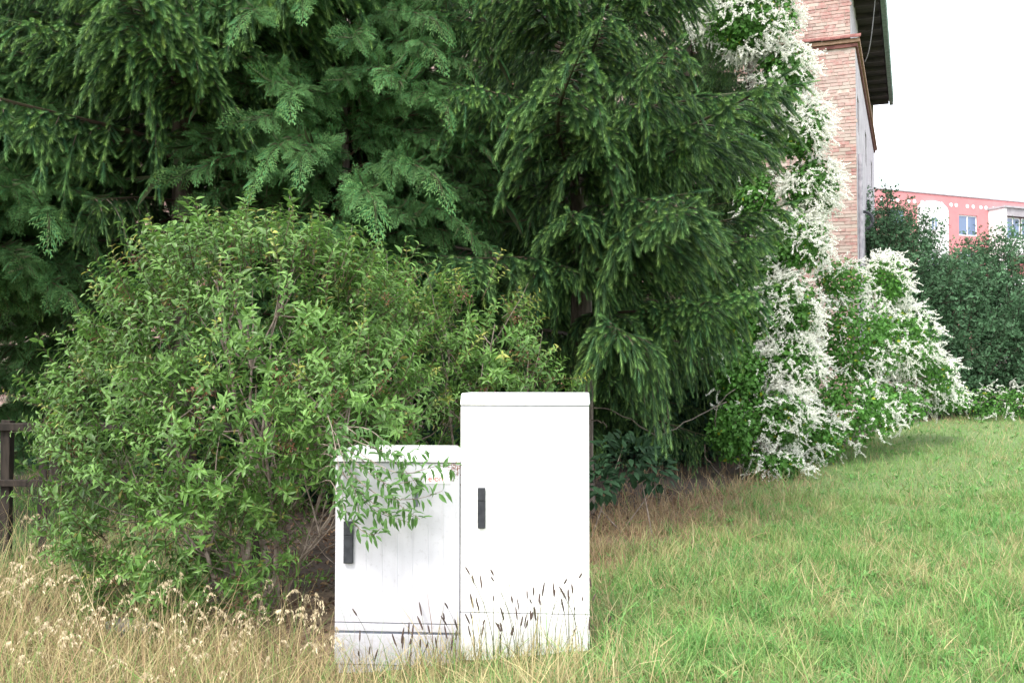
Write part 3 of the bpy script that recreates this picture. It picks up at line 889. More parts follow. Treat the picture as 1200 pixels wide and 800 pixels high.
def shoot_arrays(seed, L, npairs, tipcol, size=.08, bend=.25):
    r = np.random.default_rng(seed)
    g = G(); s = np.linspace(0, 1, 6)
    a = r.uniform(0, 6.28)
    pts = np.stack([bend * L * s ** 2 * math.cos(a), bend * L * s ** 2 * math.sin(a), L * s], 1)
    g.tube(pts, np.interp(s, [0, 1], [.0035, .0012]), np.array([.12, .085, .055]), 3)
    tn = unit(np.gradient(pts, axis=0))
    P, Dr, S, T = [], [], [], []
    for k in range(npairs):
        u = .12 + .88 * (k + .5) / npairs
        p = np.array([np.interp(u, s, pts[:, i]) for i in range(3)]); tt = np.array([np.interp(u, s, tn[:, i]) for i in range(3)])
        for sg in (0, math.pi):
            th = k * math.pi / 2 + sg + r.normal(0, .3)
            rad = np.array([math.cos(th), math.sin(th), 0])
            P.append(p); Dr.append(rad * r.uniform(.7, 1) + tt * r.uniform(.35, .9) + np.array([0, 0, r.uniform(-.25, .1)]))
            S.append(size * r.uniform(.6, 1.2) * np.interp(u, [0, .6, 1], [.9, 1, .62]))
            c = np.array([.095, .205, .04]) * (1 - u ** 3) + np.array(tipcol) * u ** 3
            if r.random() < .015: c = np.array([.26, .24, .06])
            T.append(c * r.uniform(.8, 1.2))
    P, Dr, S, T = map(np.array, (P, Dr, S, T))
    wh = r.integers(0, 3, len(P))
    for w in range(3):
        k = wh == w
        g.scatter(LEAVES[w], frames(Dr[k], np.tile([0, 0, 1.0], (k.sum(), 1)) + r.normal(0, .25, (k.sum(), 3)), S[k]), P[k], T[k])
    return g.arrays()
GREEN_TIP, YELLOW_TIP = (.17, .32, .07), (.42, .42, .09)
SHOOT_A = [shoot_arrays(300 + i, random.uniform(.24, .36), random.choice((7, 8, 9)), GREEN_TIP) for i in range(7)]
SHOOT_Y = [shoot_arrays(330 + i, random.uniform(.3, .42), 9, YELLOW_TIP, .062) for i in range(4)]

def ell_points(E, dens, r, lo=.72, hi=1.06, inner=.8):
    """Points near the surface of a union of ellipsoids (c, rad), with outward directions."""
    Ps, Ds = [], []
    for i, (c, rad) in enumerate(E):
        c = np.asarray(c, float); rad = np.asarray(rad, float)
        area = 4 * math.pi * (((rad[0] * rad[1]) ** 1.6 + (rad[0] * rad[2]) ** 1.6 + (rad[1] * rad[2]) ** 1.6) / 3) ** (1 / 1.6)
        n = int(area * dens)
        d = unit(r.normal(0, 1, (n, 3)))
        p = c + d * rad * r.uniform(lo, hi, (n, 1))
        ok = np.ones(n, bool)
        for k, (c2, r2) in enumerate(E):
            if k != i: ok &= (((p - c2) / r2) ** 2).sum(1) > inner ** 2
        Ps.append(p[ok]); Ds.append(unit(d / rad)[ok])
    return np.concatenate(Ps), np.concatenate(Ds)

def leafy_shrub(name, label, cat, loc, E, dens, seed, yellow_frac, stems, up=.55, nsingle=280, ymask=None):
    r = np.random.default_rng(seed)
    root = thing(name, label, cat, loc)
    L0 = np.array(loc)
    P, D = ell_points(E, dens, r)
    ok = (P[:, 2] > gz(P[:, 0], P[:, 1]) + .12)
    P, D = P[ok], D[ok]
    d = unit(D + np.array([0, 0, up]) + r.normal(0, .3, P.shape))
    sc = r.uniform(.75, 1.15, len(P))
    tops = D[:, 2] > .45
    sc[tops] *= r.uniform(.9, 1.25, tops.sum()); stray = r.random(len(P)) < .06; P[stray] += D[stray] * r.uniform(.05, .16, (stray.sum(), 1)); sc = np.minimum(sc, 1.28)
    yel = r.random(len(P)) < np.where(tops, yellow_frac * 3, yellow_frac)
    if ymask is not None: yel |= ymask(P) & (r.random(len(P)) < .55)
    dist = np.linalg.norm(P - np.array([0, 0, 1.6]), axis=1) + 2.0 * (D[:, 1] > .1)
    near = np.zeros(len(P), bool); near[np.argsort(dist)[:nsingle]] = True
    allsh = SHOOT_A + SHOOT_Y
    which = np.where(yel, len(SHOOT_A) + r.integers(0, len(SHOOT_Y), len(P)), r.integers(0, len(SHOOT_A), len(P)))
    roll = r.uniform(0, 6.28, len(P))
    x = unit(np.cross(d, unit(r.normal(0, 1, d.shape)))); y = np.cross(d, x)
    M = np.stack([x, y, d], 2) * sc[:, None, None]
    meshes = {}
    for i in np.where(near)[0]:
        w = int(which[i])
        if w not in meshes: meshes[w] = mesh_np('leafy_shoot', *allsh[w], mat=M_leaf)
        o = obj('leafy_shoot', meshes[w], root)
        mw = Matrix([[*M[i, 0], P[i, 0] - L0[0]], [*M[i, 1], P[i, 1] - L0[1]], [*M[i, 2], P[i, 2] - L0[2]], [0, 0, 0, 1]])
        o.matrix_local = mw
    g = G()
    for w, T in enumerate(allsh):
        k = (which == w) & ~near
        g.scatter(T, M[k], P[k] - L0, np.repeat(r.uniform(.8, 1.2, (k.sum(), 1)), 3, 1))
    obj('foliage', g.mesh('foliage', M_leaf), root, kind='stuff')
    # stems from the base into the crown
    for (bx, by, tgt, r0) in stems:
        b = np.array([bx, by, float(gz(bx, by)) - .05]); tgt = np.array(tgt)
        t = np.linspace(0, 1, 12)[:, None]
        mid = b * .45 + tgt * .55 + np.array([r.normal(0, .12), r.normal(0, .1), .12])
        pts = b * (1 - t) ** 2 + 2 * mid * t * (1 - t) + tgt * t ** 2
        pts[1:-1] += r.normal(0, .018, (10, 3))
        g = G(); g.tube(pts, np.interp(t[:, 0], [0, 1], [r0, .005]), (1, 1, 1), 6)
        for q in range(11):
            i = int(r.integers(3, 11)); p = pts[i]
            dd = unit(unit(pts[i] - pts[i - 1]) + r.normal(0, .7, 3)); ln = r.uniform(.25, .6)
            tt = np.linspace(0, 1, 6)[:, None]
            br = p + dd * ln * tt + np.array([0, 0, .1]) * tt ** 2 + r.normal(0, .012, (6, 3)) * tt
            g.tube(br, np.interp(tt[:, 0], [0, 1], [r0 * .4, .002]), (1, 1, 1), 4)
        g.V = [v - L0 for v in g.V]
        obj('stem', g.mesh('stem', M_twig, True), root)
    return root, P, D

def panicle_mesh(seed):
    r = np.random.default_rng(seed); g = G()
    n = 46; p = r.normal(0, 1, (n, 3)) * [.03, .03, .045]
    T = (np.array([(-.5, 0, 0), (.5, 0, 0), (0, 1, 0.2)]), np.array([(0, 1, 2)]), np.ones((3, 3)))
    g.scatter(T, frames(unit(r.normal(0, 1, (n, 3))), unit(r.normal(0, 1, (n, 3))), r.uniform(.008, .016, n)), p, np.array([.2, .085, .05]) * r.uniform(.6, 1.4, (n, 1)))
    for q in range(6):
        g.tube(np.stack([np.linspace(0, p[q, i], 4) for i in range(3)], 1) - np.array([0, 0, .04]), .0015, (.12, .07, .045), 3)
    return g.mesh('dry_panicle', M_leaf)
PANICLE = [panicle_mesh(i) for i in range(3)]

def ell(px, py, Y, rx, ry, rz): return (W(px, py, Y), np.array([rx, ry, rz]))

E1 = [ell(268, 430, 7.5, .92, .85, .85), ell(180, 560, 7.2, .58, .7, .78), ell(215, 645, 6.9, .66, .55, .42), ell(350, 405, 7.3, .7, .75, .68),
      ell(425, 475, 6.75, .32, .42, .36), ell(290, 350, 7.6, .72, .7, .42), ell(270, 520, 6.85, .55, .55, .5), ell(135, 490, 7.5, .36, .5, .42), ell(375, 500, 6.9, .36, .4, .3)]
b1 = base(-1.75, 7.35)
stems1 = []
for tgt, rr in ((W(200, 480, 7.3), .02), (W(290, 380, 7.4), .028), (W(350, 420, 7.2), .024), (W(410, 470, 6.8), .018), (W(260, 300, 7.6), .022), (W(330, 340, 7.5), .02),
                (W(140, 560, 7.1), .016), (W(240, 560, 6.7), .018), (W(392, 585, 6.6), .017), (W(300, 450, 6.8), .02), (W(360, 520, 6.6), .016)):
    stems1.append((-1.72 + random.gauss(0, .13), 7.3 + random.gauss(0, .12), tgt, rr))
shrub1, P1, D1 = leafy_shrub('leafy_shrub', 'large glossy green shrub leaning over the lower cabinet from the left', 'shrub', b1, E1, 68, 21, .03, stems1)
E2 = [ell(505, 445, 8.2, .48, .55, .45), ell(580, 440, 8.3, .36, .5, .38), ell(560, 385, 8.2, .26, .4, .24), ell(440, 430, 8.1, .45, .55, .6), ell(628, 475, 8.4, .2, .3, .2),
      ell(480, 510, 7.9, .5, .5, .35), ell(560, 520, 8.1, .45, .4, .4), ell(450, 350, 8.1, .25, .3, .22)]
stems2 = [(-.55 + random.gauss(0, .12), 8.3, W(x, y, 8.2), .015) for x, y in ((450, 380), (520, 370), (580, 380), (620, 440), (480, 470), (540, 480))]
shrub2, P2, D2 = leafy_shrub('leafy_shrub', 'smaller shrub with yellow-tipped shoots rising behind the tall white cabinet', 'shrub', base(-.5, 8.3), E2, 52, 22, .10, stems2, nsingle=200,
                            ymask=lambda P: (P[:, 0] > -.45) & (P[:, 2] > 1.9))
def panicles(root, P, D, n, seed):
    r = np.random.default_rng(seed); L0 = np.array(root.location)
    front = np.where((D[:, 1] < .1))[0]
    for i in r.choice(front, min(n, len(front)), replace=False):
        obj('dry_panicle', PANICLE[int(r.integers(3))], root, P[i] + D[i] * .1 - L0, r.uniform(0, 3, 3), r.uniform(.8, 1.5))
panicles(shrub1, P1, D1, 40, 5); panicles(shrub2, P2, D2, 22, 6)

# twigs of the big shrub that hang in front of the lower cabinet, every leaf a piece of its own
def hanging_twigs():
    L0 = np.array(shrub1.location); r = np.random.default_rng(77)
    paths = [[(392, 500, 6.25), (425, 535, 5.98), (470, 558, 5.9), (512, 545, 5.86), (530, 548, 5.86)],
             [(390, 520, 6.25), (415, 560, 5.95), (450, 585, 5.88), (490, 585, 5.86), (518, 575, 5.86)],
             [(388, 530, 6.2), (412, 570, 5.95), (440, 600, 5.9), (480, 612, 5.87)],
             [(388, 560, 6.2), (400, 590, 5.96), (420, 620, 5.9), (438, 628, 5.87), (446, 618, 5.87)],
             [(390, 505, 6.25), (430, 522, 6.0), (470, 535, 5.9), (500, 528, 5.88)],
             [(392, 500, 6.2), (402, 540, 5.96), (418, 580, 5.9), (420, 606, 5.88)],
             [(392, 515, 6.2), (440, 550, 5.93), (465, 590, 5.88), (492, 608, 5.86)],
             [(392, 500, 6.2), (430, 500, 6.0), (455, 520, 5.93), (478, 545, 5.9)],
             [(385, 480, 6.2), (396, 540, 5.96), (402, 580, 5.9), (398, 600, 5.88)],
             [(388, 540, 6.2), (420, 575, 5.94), (450, 600, 5.88), (462, 606, 5.86)],
             [(388, 520, 6.2), (420, 545, 5.94), (455, 570, 5.88), (495, 560, 5.86)],
             [(392, 490, 6.25), (440, 525, 5.98), (480, 555, 5.9), (492, 575, 5.88)]]
    count = 0
    for pi, path in enumerate(paths):
        K = np.array([W(*q) for q in [(352 + pi % 4 * 6, path[0][1] - 2 + pi * 3, 6.75)] + path]) - L0
        t = np.linspace(0, len(K) - 1, 16)
        pts = np.stack([np.interp(t, np.arange(len(K)), K[:, i]) for i in range(3)], 1)
        pts[1:-1] = (pts[:-2] + pts[1:-1] * 2 + pts[2:]) / 4
        g = G(); g.tube(pts, np.linspace(.0042, .0015, 16), (1, 1, 1), 4)
        tw = obj('hanging_twig', g.mesh('hanging_twig', M_twig), shrub1)
        tn = unit(np.gradient(pts, axis=0))
        for k in range(36):
            u = .22 + .78 * (k // 2 + .5) / 18
            i = u * 15; p = np.array([np.interp(i, np.arange(16), pts[:, q]) for q in range(3)]); tt = tn[min(int(i), 15)]
            p = p + r.normal(0, .016, 3) * [1, .7, 1]
            sd = unit(np.cross(tt, [0, -1, 0])) * (1 if k % 2 else -1)
            dd = tt * r.uniform(.2, .8) + sd * r.uniform(.4, 1) + np.array([0, -.35, -.3]) * r.uniform(0, 1)
            M = frames(dd[None], np.array([[0, -.5, 1.0]]) + r.normal(0, .3, (1, 3)), float(r.uniform(.05, .08)))[0]
            o = obj('leaf', LEAF_MESH[int(r.integers(3))], tw)
            o.matrix_local = Matrix([[*M[0], p[0]], [*M[1], p[1]], [*M[2], p[2]], [0, 0, 0, 1]])
            count += 1
    # withered cluster at the corner of the lower lid
    c = W(532, 552, 5.93) - L0
    for k in range(4):
        obj('dry_panicle', PANICLE[k % 3], shrub1, c + r.normal(0, .012, 3), r.uniform(0, 3, 3), .6)
hanging_twigs()

# understorey bushes added to darken the gaps behind the shrubs
def understorey():
    r = np.random.default_rng(19)
    spots = [(-6.8, 15.5, 1.3), (-4.9, 16.2, 1.5), (-3.2, 15.8, 1.3), (-1.6, 16.4, 1.5), (.1, 17.5, 1.5), (-2.2, 12.2, .8), (-3.6, 12.4, .75), (-.9, 12.0, .8), (1.9, 17.8, 1.5), (2.9, 16.6, 1.3)]
    labs = ['added dark bush under the conifers at the left end', 'added dark bush under the conifers behind the fence', 'added dark bush under the conifers behind the big shrub', 'added dark bush under the conifers behind the lower cabinet',
            'added dark bush under the conifers behind the tall cabinet', 'low added dark bush right behind the middle of the big shrub', 'low added dark bush right behind the left half of the big shrub', 'low added dark bush behind the yellow-tipped shrub',
            'added dark bush in the gap left of the vine', 'added dark bush right at the left foot of the flowering vine']
    for (x, y, h), lab in zip(spots, labs):
        root = thing('gap_darkening_bush', lab, 'bush', base(x, y), 0, 'added dark bushes under the conifers'); L0 = np.array(root.location)
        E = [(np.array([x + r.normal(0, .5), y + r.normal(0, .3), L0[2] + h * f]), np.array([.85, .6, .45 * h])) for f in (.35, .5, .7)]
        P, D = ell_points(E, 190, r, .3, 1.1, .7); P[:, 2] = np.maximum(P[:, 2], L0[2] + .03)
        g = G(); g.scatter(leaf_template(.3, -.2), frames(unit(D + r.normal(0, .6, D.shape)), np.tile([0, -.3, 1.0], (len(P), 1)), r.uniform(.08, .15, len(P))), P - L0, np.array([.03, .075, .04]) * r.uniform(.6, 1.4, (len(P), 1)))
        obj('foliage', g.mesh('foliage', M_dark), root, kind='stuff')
        for k in range(4):
            t = np.linspace(0, 1, 6)[:, None]; g = G()
            g.tube(np.array([r.normal(0, .15), r.normal(0, .1), -.1]) * (1 - t) + (P[int(r.integers(len(P)))] - L0) * t, np.linspace(.014, .004, 6), (1, 1, 1), 4)
            obj('stem', g.mesh('stem', M_twig), root)
understorey()

# dark undergrowth below the middle spruce
E3 = [ell(735, 535, 10.3, .3, .3, .24), ell(700, 565, 10.1, .2, .25, .2), ell(765, 550, 10.5, .2, .25, .2)]
def undergrowth():
    r = np.random.default_rng(9)
    root = thing('undergrowth_shrub', 'low dark broad-leaved shrub in the shade right of the tall cabinet', 'shrub', base(1.1, 10.2))
    L0 = np.array(root.location)
    P, D = ell_points(E3, 170, r, .5)
    g = G()
    for w in range(3):
        k = np.arange(len(P)) % 3 == w
        T = leaf_template(.3, -.2)
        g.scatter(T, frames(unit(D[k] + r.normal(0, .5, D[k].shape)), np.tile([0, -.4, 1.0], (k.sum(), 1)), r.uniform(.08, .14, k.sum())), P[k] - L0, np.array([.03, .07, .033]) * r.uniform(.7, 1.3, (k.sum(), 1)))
    obj('foliage', g.mesh('foliage', M_dark), root, kind='stuff')
    for k in range(4):
        t = np.linspace(0, 1, 6)[:, None]; tg = P[int(r.integers(len(P)))] - L0
        g = G(); g.tube(np.array([r.normal(0, .2), r.normal(0, .1), -.1]) * (1 - t) + tg * t, np.linspace(.01, .003, 6), (1, 1, 1), 4)
        obj('stem', g.mesh('stem', M_twig), root)
undergrowth()

# ------------------------------------------------------------------ flowering vine
def blossom_spray(seed):
    r = np.random.default_rng(seed); g = G()
    n = 70; L = r.uniform(.15, .26)
    s = np.sort(r.random(n)); a = r.uniform(0, 6.28); b = r.uniform(.2, .7)
    ax = np.stack([b * L * s ** 2 * math.cos(a), L * s, b * L * s ** 2 * math.sin(a) * .6 + .1 * L * np.sin(s * 5)], 1)
    p = ax + r.normal(0, 1, (n, 3)) * (.015 * (1 - .7 * s))[:, None]
    T = (np.array([(-.5, -.5, 0), (.5, -.4, 0.1), (.4, .5, 0), (-.5, .4, .15)]), np.array([(0, 1, 2), (0, 2, 3)]), np.ones((4, 3)))
    c = np.array([.88, .88, .82]) * r.uniform(.8, 1.12, (n, 1))
    g.scatter(T, frames(unit(r.normal(0, 1, (n, 3))), unit(r.normal(0, 1, (n, 3))), r.uniform(.009, .017, n)), p, c)
    return g.arrays()
SPRAY = [blossom_spray(400 + i) for i in range(6)]
SPRAY_MESH = [mesh_np('blossom_spray', *a, mat=M_blossom) for a in SPRAY]

def vine_leaf():
    V = np.array([(0, 0, 0), (-.38, .2, .06), (-.3, .6, .02), (0, 1, -.15), (.3, .6, .02), (.38, .2, .06), (0, .4, -.02)])
    F = np.array([(6, 0, 1), (6, 1, 2), (6, 2, 3), (6, 3, 4), (6, 4, 5), (6, 5, 0)][:6])
    return V, F, np.ones((7, 3)) * np.array([.9, 1, 1, 1.1, 1, 1, .95])[:, None]

def vine(name, label, loc, blobs, nsingle, seed, leafdens=480):
    """blobs: (px, py, Y, rx, ry, rz, blossom sprays per m2)"""
    r = np.random.default_rng(seed)
    root = thing(name, label, 'climbing vine', loc); L0 = np.array(loc)
    E = [ell(*b[:6]) for b in blobs]
    P, D = ell_points(E, leafdens, r, .45, 1.06)
    ok = P[:, 2] > gz(P[:, 0], P[:, 1]) + .02; P, D = P[ok], D[ok]
    d = unit(D * .5 + np.array([0, 0, -.5]) + r.normal(0, .55, P.shape))
    g = G()
    col = np.array([.075, .2, .035]) * r.uniform(.65, 1.35, (len(P), 1)) * np.where(r.random((len(P), 1)) < .02, np.array([[3.5, 1.6, .8]]), 1)
    g.scatter(vine_leaf(), frames(d, D + r.normal(0, .4, D.shape), r.uniform(.045, .08, len(P))), P - L0, col)
    obj('foliage', g.mesh('foliage', M_vine), root, kind='stuff')
    # woody runners
    for k in range(len(blobs) - 1):
        a, b = E[k][0], E[k + 1][0]
        t = np.linspace(0, 1, 9)[:, None]
        pts = a * (1 - t) + b * t + r.normal(0, .06, (9, 3))
        g = G(); g.tube(pts - L0, .012, (1, 1, 1), 5); obj('runner', g.mesh('runner', M_twig), root)
    # blossom
    BP, BD = [], []; bl = {31: 3.2, 32: 1.9, 33: .9}[seed]
    for i, b in enumerate(blobs):
        if b[6] <= 0: continue
        p, dd = ell_points([E[i]], b[6] * bl, r, .98, 1.1)
        for k, (c2, r2) in enumerate(E):
            if k != i:
                o2 = (((p - c2) / r2) ** 2).sum(1) > .9
                p, dd = p[o2], dd[o2]
        BP.append(p); BD.append(dd)
    BP, BD = np.concatenate(BP), np.concatenate(BD)
    pn = patch(BP[:, 0] * 2.2 + BP[:, 1], BP[:, 2] * 2.2, 1.9, seed)
    keep = (pn > (.36 if seed == 31 else .42) + .12 * r.random(len(pn))) & (BP[:, 2] > gz(BP[:, 0], BP[:, 1]) + .05)
    BP, BD = BP[keep], BD[keep]
    dd = unit(BD * .7 + np.array([0, 0, -.1]) + r.normal(0, .5, BP.shape))
    sc = r.uniform(.6, 1.2, len(BP))
    M = frames(dd, np.tile([0, 0, 1.0], (len(BP), 1)) + r.normal(0, .4, BP.shape), sc)
    dist = np.linalg.norm(BP - np.array([0, 0, 1.6]), axis=1) + 3 * (BD[:, 1] > 0)
    near = np.zeros(len(BP), bool); near[np.argsort(dist)[:nsingle]] = True
    which = r.integers(0, 6, len(BP))
    for i in np.where(near)[0]:
        o = obj('blossom_spray', SPRAY_MESH[which[i]], root); p = BP[i] - L0
        o.matrix_local = Matrix([[*M[i, 0], p[0]], [*M[i, 1], p[1]], [*M[i, 2], p[2]], [0, 0, 0, 1]])
    g = G()
    for w in range(6):
        k = (which == w) & ~near
        g.scatter(SPRAY[w], M[k], BP[k] - L0)
    if g.n: obj('blossom', g.mesh('blossom', M_blossom), root, kind='stuff')
    return root

v = vine('flowering_vine', 'tall white-flowering vine climbing a spruce up beside the brick wall', base(4.2, 16.3),
     [(835, -15, 16, .5, .5, .8, 22), (872, -40, 15.4, .72, .5, .6, 70), (880, 25, 15.4, .68, .5, .5, 75), (918, 85, 15.5, .42, .45, .45, 65), (938, 150, 15.6, .4, .45, .45, 75), (950, 220, 15.7, .4, .45, .45, 70),
      (930, 285, 15.6, .5, .45, .45, 60), (922, 365, 15.5, .45, .45, .55, 55), (925, 430, 15.4, .46, .45, .5, 75), (912, 490, 15.0, .46, .45, .42, 55), (905, 545, 14.8, .42, .35, .22, 25),
      (868, 440, 15.2, .4, .4, .5, 4), (860, 505, 14.8, .36, .35, .42, 3), (870, 375, 15.6, .35, .4, .5, 3), (888, 315, 15.8, .33, .4, .5, 8), (885, 235, 16, .3, .4, .6, 5), (880, 150, 16, .3, .4, .5, 12)], 300, 31, 850)
vine('flowering_vine', 'sprawling mound of white-flowering vine sloping down to the lawn', base(5.9, 18.0),
     [(985, 330, 18, .45, .5, .4, 40), (1040, 330, 18.4, .38, .45, .45, 90), (1000, 400, 17.6, .85, .7, .75, 30), (1060, 400, 18.4, .55, .6, .6, 65), (990, 480, 16.8, .85, .6, .6, 30),
      (1085, 440, 19, .5, .6, .45, 60), (1045, 475, 17.6, .6, .5, .4, 22), (1105, 465, 19.6, .42, .5, .3, 40), (955, 515, 16.2, .5, .4, .4, 35)], 300, 32)
vine('flowering_vine', 'small white-flowering vine patch at the foot of the dark bush on the right', base(11.2, 24.6),
     [(1165, 472, 24.5, .75, .5, .4, 45), (1200, 472, 24.8, .6, .5, .42, 45), (1132, 468, 24.4, .45, .4, .3, 10)], 60, 33, 200)

# loose blossom heads lying in the lawn
for (px, py, Y, s, lab) in ((948, 572, 14.6, 1.0, 'white blossom head lying on the lawn before the vine'), (1036, 517, 20.5, .7, 'small white blossom head in the grass below the vine mound')):
    p = W(px, py, Y); p[2] = float(gz(p[0], p[1])) + .16
    t = thing('blossom_head', lab, 'blossom', (p[0], p[1], float(gz(p[0], p[1]))))
    for k in range(7):
        obj('blossom_spray', SPRAY_MESH[k % 6], t, (random.gauss(0, .09), random.gauss(0, .08), .08 + random.random() * .1), (random.uniform(-.8, .8), random.uniform(-.8, .8), random.uniform(0, 6)), .8 * s)

# ------------------------------------------------------------------ dark bush on the right
def dark_bush():
    r = np.random.default_rng(55)
    root = thing('dark_tree', 'dark dense small-leaved tree before the pink block at right', 'tree', base(12.4, 27.3)); L0 = np.array(root.location)
    # branchlet template: upright stem with small leaves
    def branchlet(seed):
        q = np.random.default_rng(seed); g = G(); n = 34
        s = np.linspace(0, 1, 5); pts = np.stack([.1 * s ** 2, 0 * s, s * .8], 1)
        g.tube(pts, np.linspace(.01, .003, 5), (.05, .045, .035), 3)
        u = q.uniform(.1, 1, n); p = np.stack([.1 * u ** 2, 0 * u, u * .8], 1)
        d = unit(np.stack([q.normal(0, 1, n), q.normal(0, 1, n), .3 + q.normal(0, .4, n)], 1))
        p = p + d * q.uniform(.0, .16, (n, 1)) * (1.1 - u[:, None] * .7)
        c = np.array([.062, .128, .064]) * q.uniform(.7, 1.35, (n, 1))
        V, F, C = leaf_template(.26, -.2)
        g.scatter((V, F[[0, 1, 6, 7, 2, 4]], C), frames(d, unit(q.normal(0, 1, (n, 3))), q.uniform(.08, .13, n)), p, c)
        return g.arrays()
    BR = [branchlet(i) for i in range(5)]
    E = [ell(1050, 345, 26.4, 1.2, 1.2, 1.4), ell(1100, 388, 27.2, 1.5, 1.4, 1.5), ell(1150, 405, 27.2, 1.5, 1.4, 1.4), ell(1200, 430, 27.4, 1.6, 1.4, 1.35), ell(1060, 420, 26, 1.2, 1.1, 1.2),
         ell(1130, 430, 26.4, 1.6, 1.2, 1.2), ell(1200, 445, 26.4, 1.4, 1.2, 1.1), ell(1250, 440, 27.4, 1.5, 1.4, 1.4), ell(1032, 295, 26.6, .55, .7, .75), ell(1165, 322, 27.4, .55, .6, .5)]
    P, D = ell_points(E, 25, r, .4, 1.1, .7)
    d = unit(D * .7 + np.array([0, 0, .7]) + r.normal(0, .35, P.shape))
    x = unit(np.cross(d, unit(r.normal(0, 1, d.shape)))); M = np.stack([x, np.cross(d, x), d], 2) * r.uniform(.6, 1.5, (len(P), 1, 1))
    w = r.integers(0, 5, len(P)); g = G()
    for i in range(5):
        k = w == i; g.scatter(BR[i], M[k], P[k] - L0, np.repeat(r.uniform(.7, 1.3, (k.sum(), 1)), 3, 1))
    obj('crown', g.mesh('crown', M_dark), root)
    for k in range(5):
        g = G(); t = np.linspace(0, 1, 8)[:, None]; tg = E[k][0] - L0
        g.tube(np.array([r.normal(0, .3), r.normal(0, .3), -.2]) * (1 - t) + tg * t + r.normal(0, .05, (8, 3)), np.linspace(.1, .03, 8), (1, 1, 1), 7)
        obj('trunk', g.mesh('trunk', M_bark, True), root)
dark_bush()

# ------------------------------------------------------------------ grass
def blade(bend, fold=.0, seg=3):
    V, F = [], []
    for k in range(seg):
        t = k / seg; w = .5 * (1 - t ** 1.7)
        V += [(-w, bend * t ** 2, t * (1 - .25 * abs(bend) * t)), (w, bend * t ** 2, t * (1 - .25 * abs(bend) * t))]
    V.append((0, bend, 1 - .25 * abs(bend)))
    for k in range(seg - 1):
        a = 2 * k; F += [(a, a + 1, a + 3), (a, a + 3, a + 2)]
    F.append((2 * seg - 2, 2 * seg - 1, 2 * seg))
    V = np.array(V, float)
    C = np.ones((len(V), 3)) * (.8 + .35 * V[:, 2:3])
    return V, np.array(F), C
BLADES = [blade(.15, seg=2), blade(.4), blade(.75), blade(1.1)]

def in_cabinet(x, y, m=.0):
    c, s = math.cos(-YAW), math.sin(-YAW)
    lx = (x + .3025) * c - (y - 6.05) * s; ly = (x + .3025) * s + (y - 6.05) * c
    return (lx > -.76 - m) & (lx < .76 + m) & (ly > -.03) & (ly < .36 + m)

def field(bands, seed):
    r = np.random.default_rng(seed); Xs, Ys, Ss = [], [], []
    for y0, y1, n, s in bands:
        y = r.uniform(y0, y1, n); n2 = int(n * 1.16); y = r.uniform(y0, y1, n2); x = r.uniform(-(.56 * y + .9), .64 * y + 2.4); n = n2
        Xs.append(x); Ys.append(y); Ss.append(np.full(n, s))
    return np.concatenate(Xs), np.concatenate(Ys), np.concatenate(Ss), r

def place_blades(g, x, y, h, w, col, r, lean=.25):
    n = len(x); az = r.uniform(0, 6.28, n)
    z = gz(x, y) - .01
    d = np.stack([r.normal(0, lean, n), r.normal(0, lean, n), np.ones(n)], 1); d = unit(d)
    X = unit(np.cross(np.stack([np.cos(az), np.sin(az), 0 * az], 1), d)); Yv = np.cross(d, X)
    M = np.stack([X * w[:, None], Yv * h[:, None], d * h[:, None]], 2)
    wh = r.integers(0, 4, n); t = np.stack([x, y, z], 1)
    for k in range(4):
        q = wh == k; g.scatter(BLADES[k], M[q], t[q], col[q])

GREENS = np.array([(.13, .285, .07), (.165, .33, .085), (.205, .315, .1), (.115, .255, .075), (.25, .32, .115)])
STRAWS = np.array([(.46, .38, .19), (.38, .31, .16), (.52, .44, .25), (.3, .25, .12)])
BROWNS = np.array([(.4, .3, .17), (.36, .24, .14), (.24, .15, .1), (.38, .29, .16)])

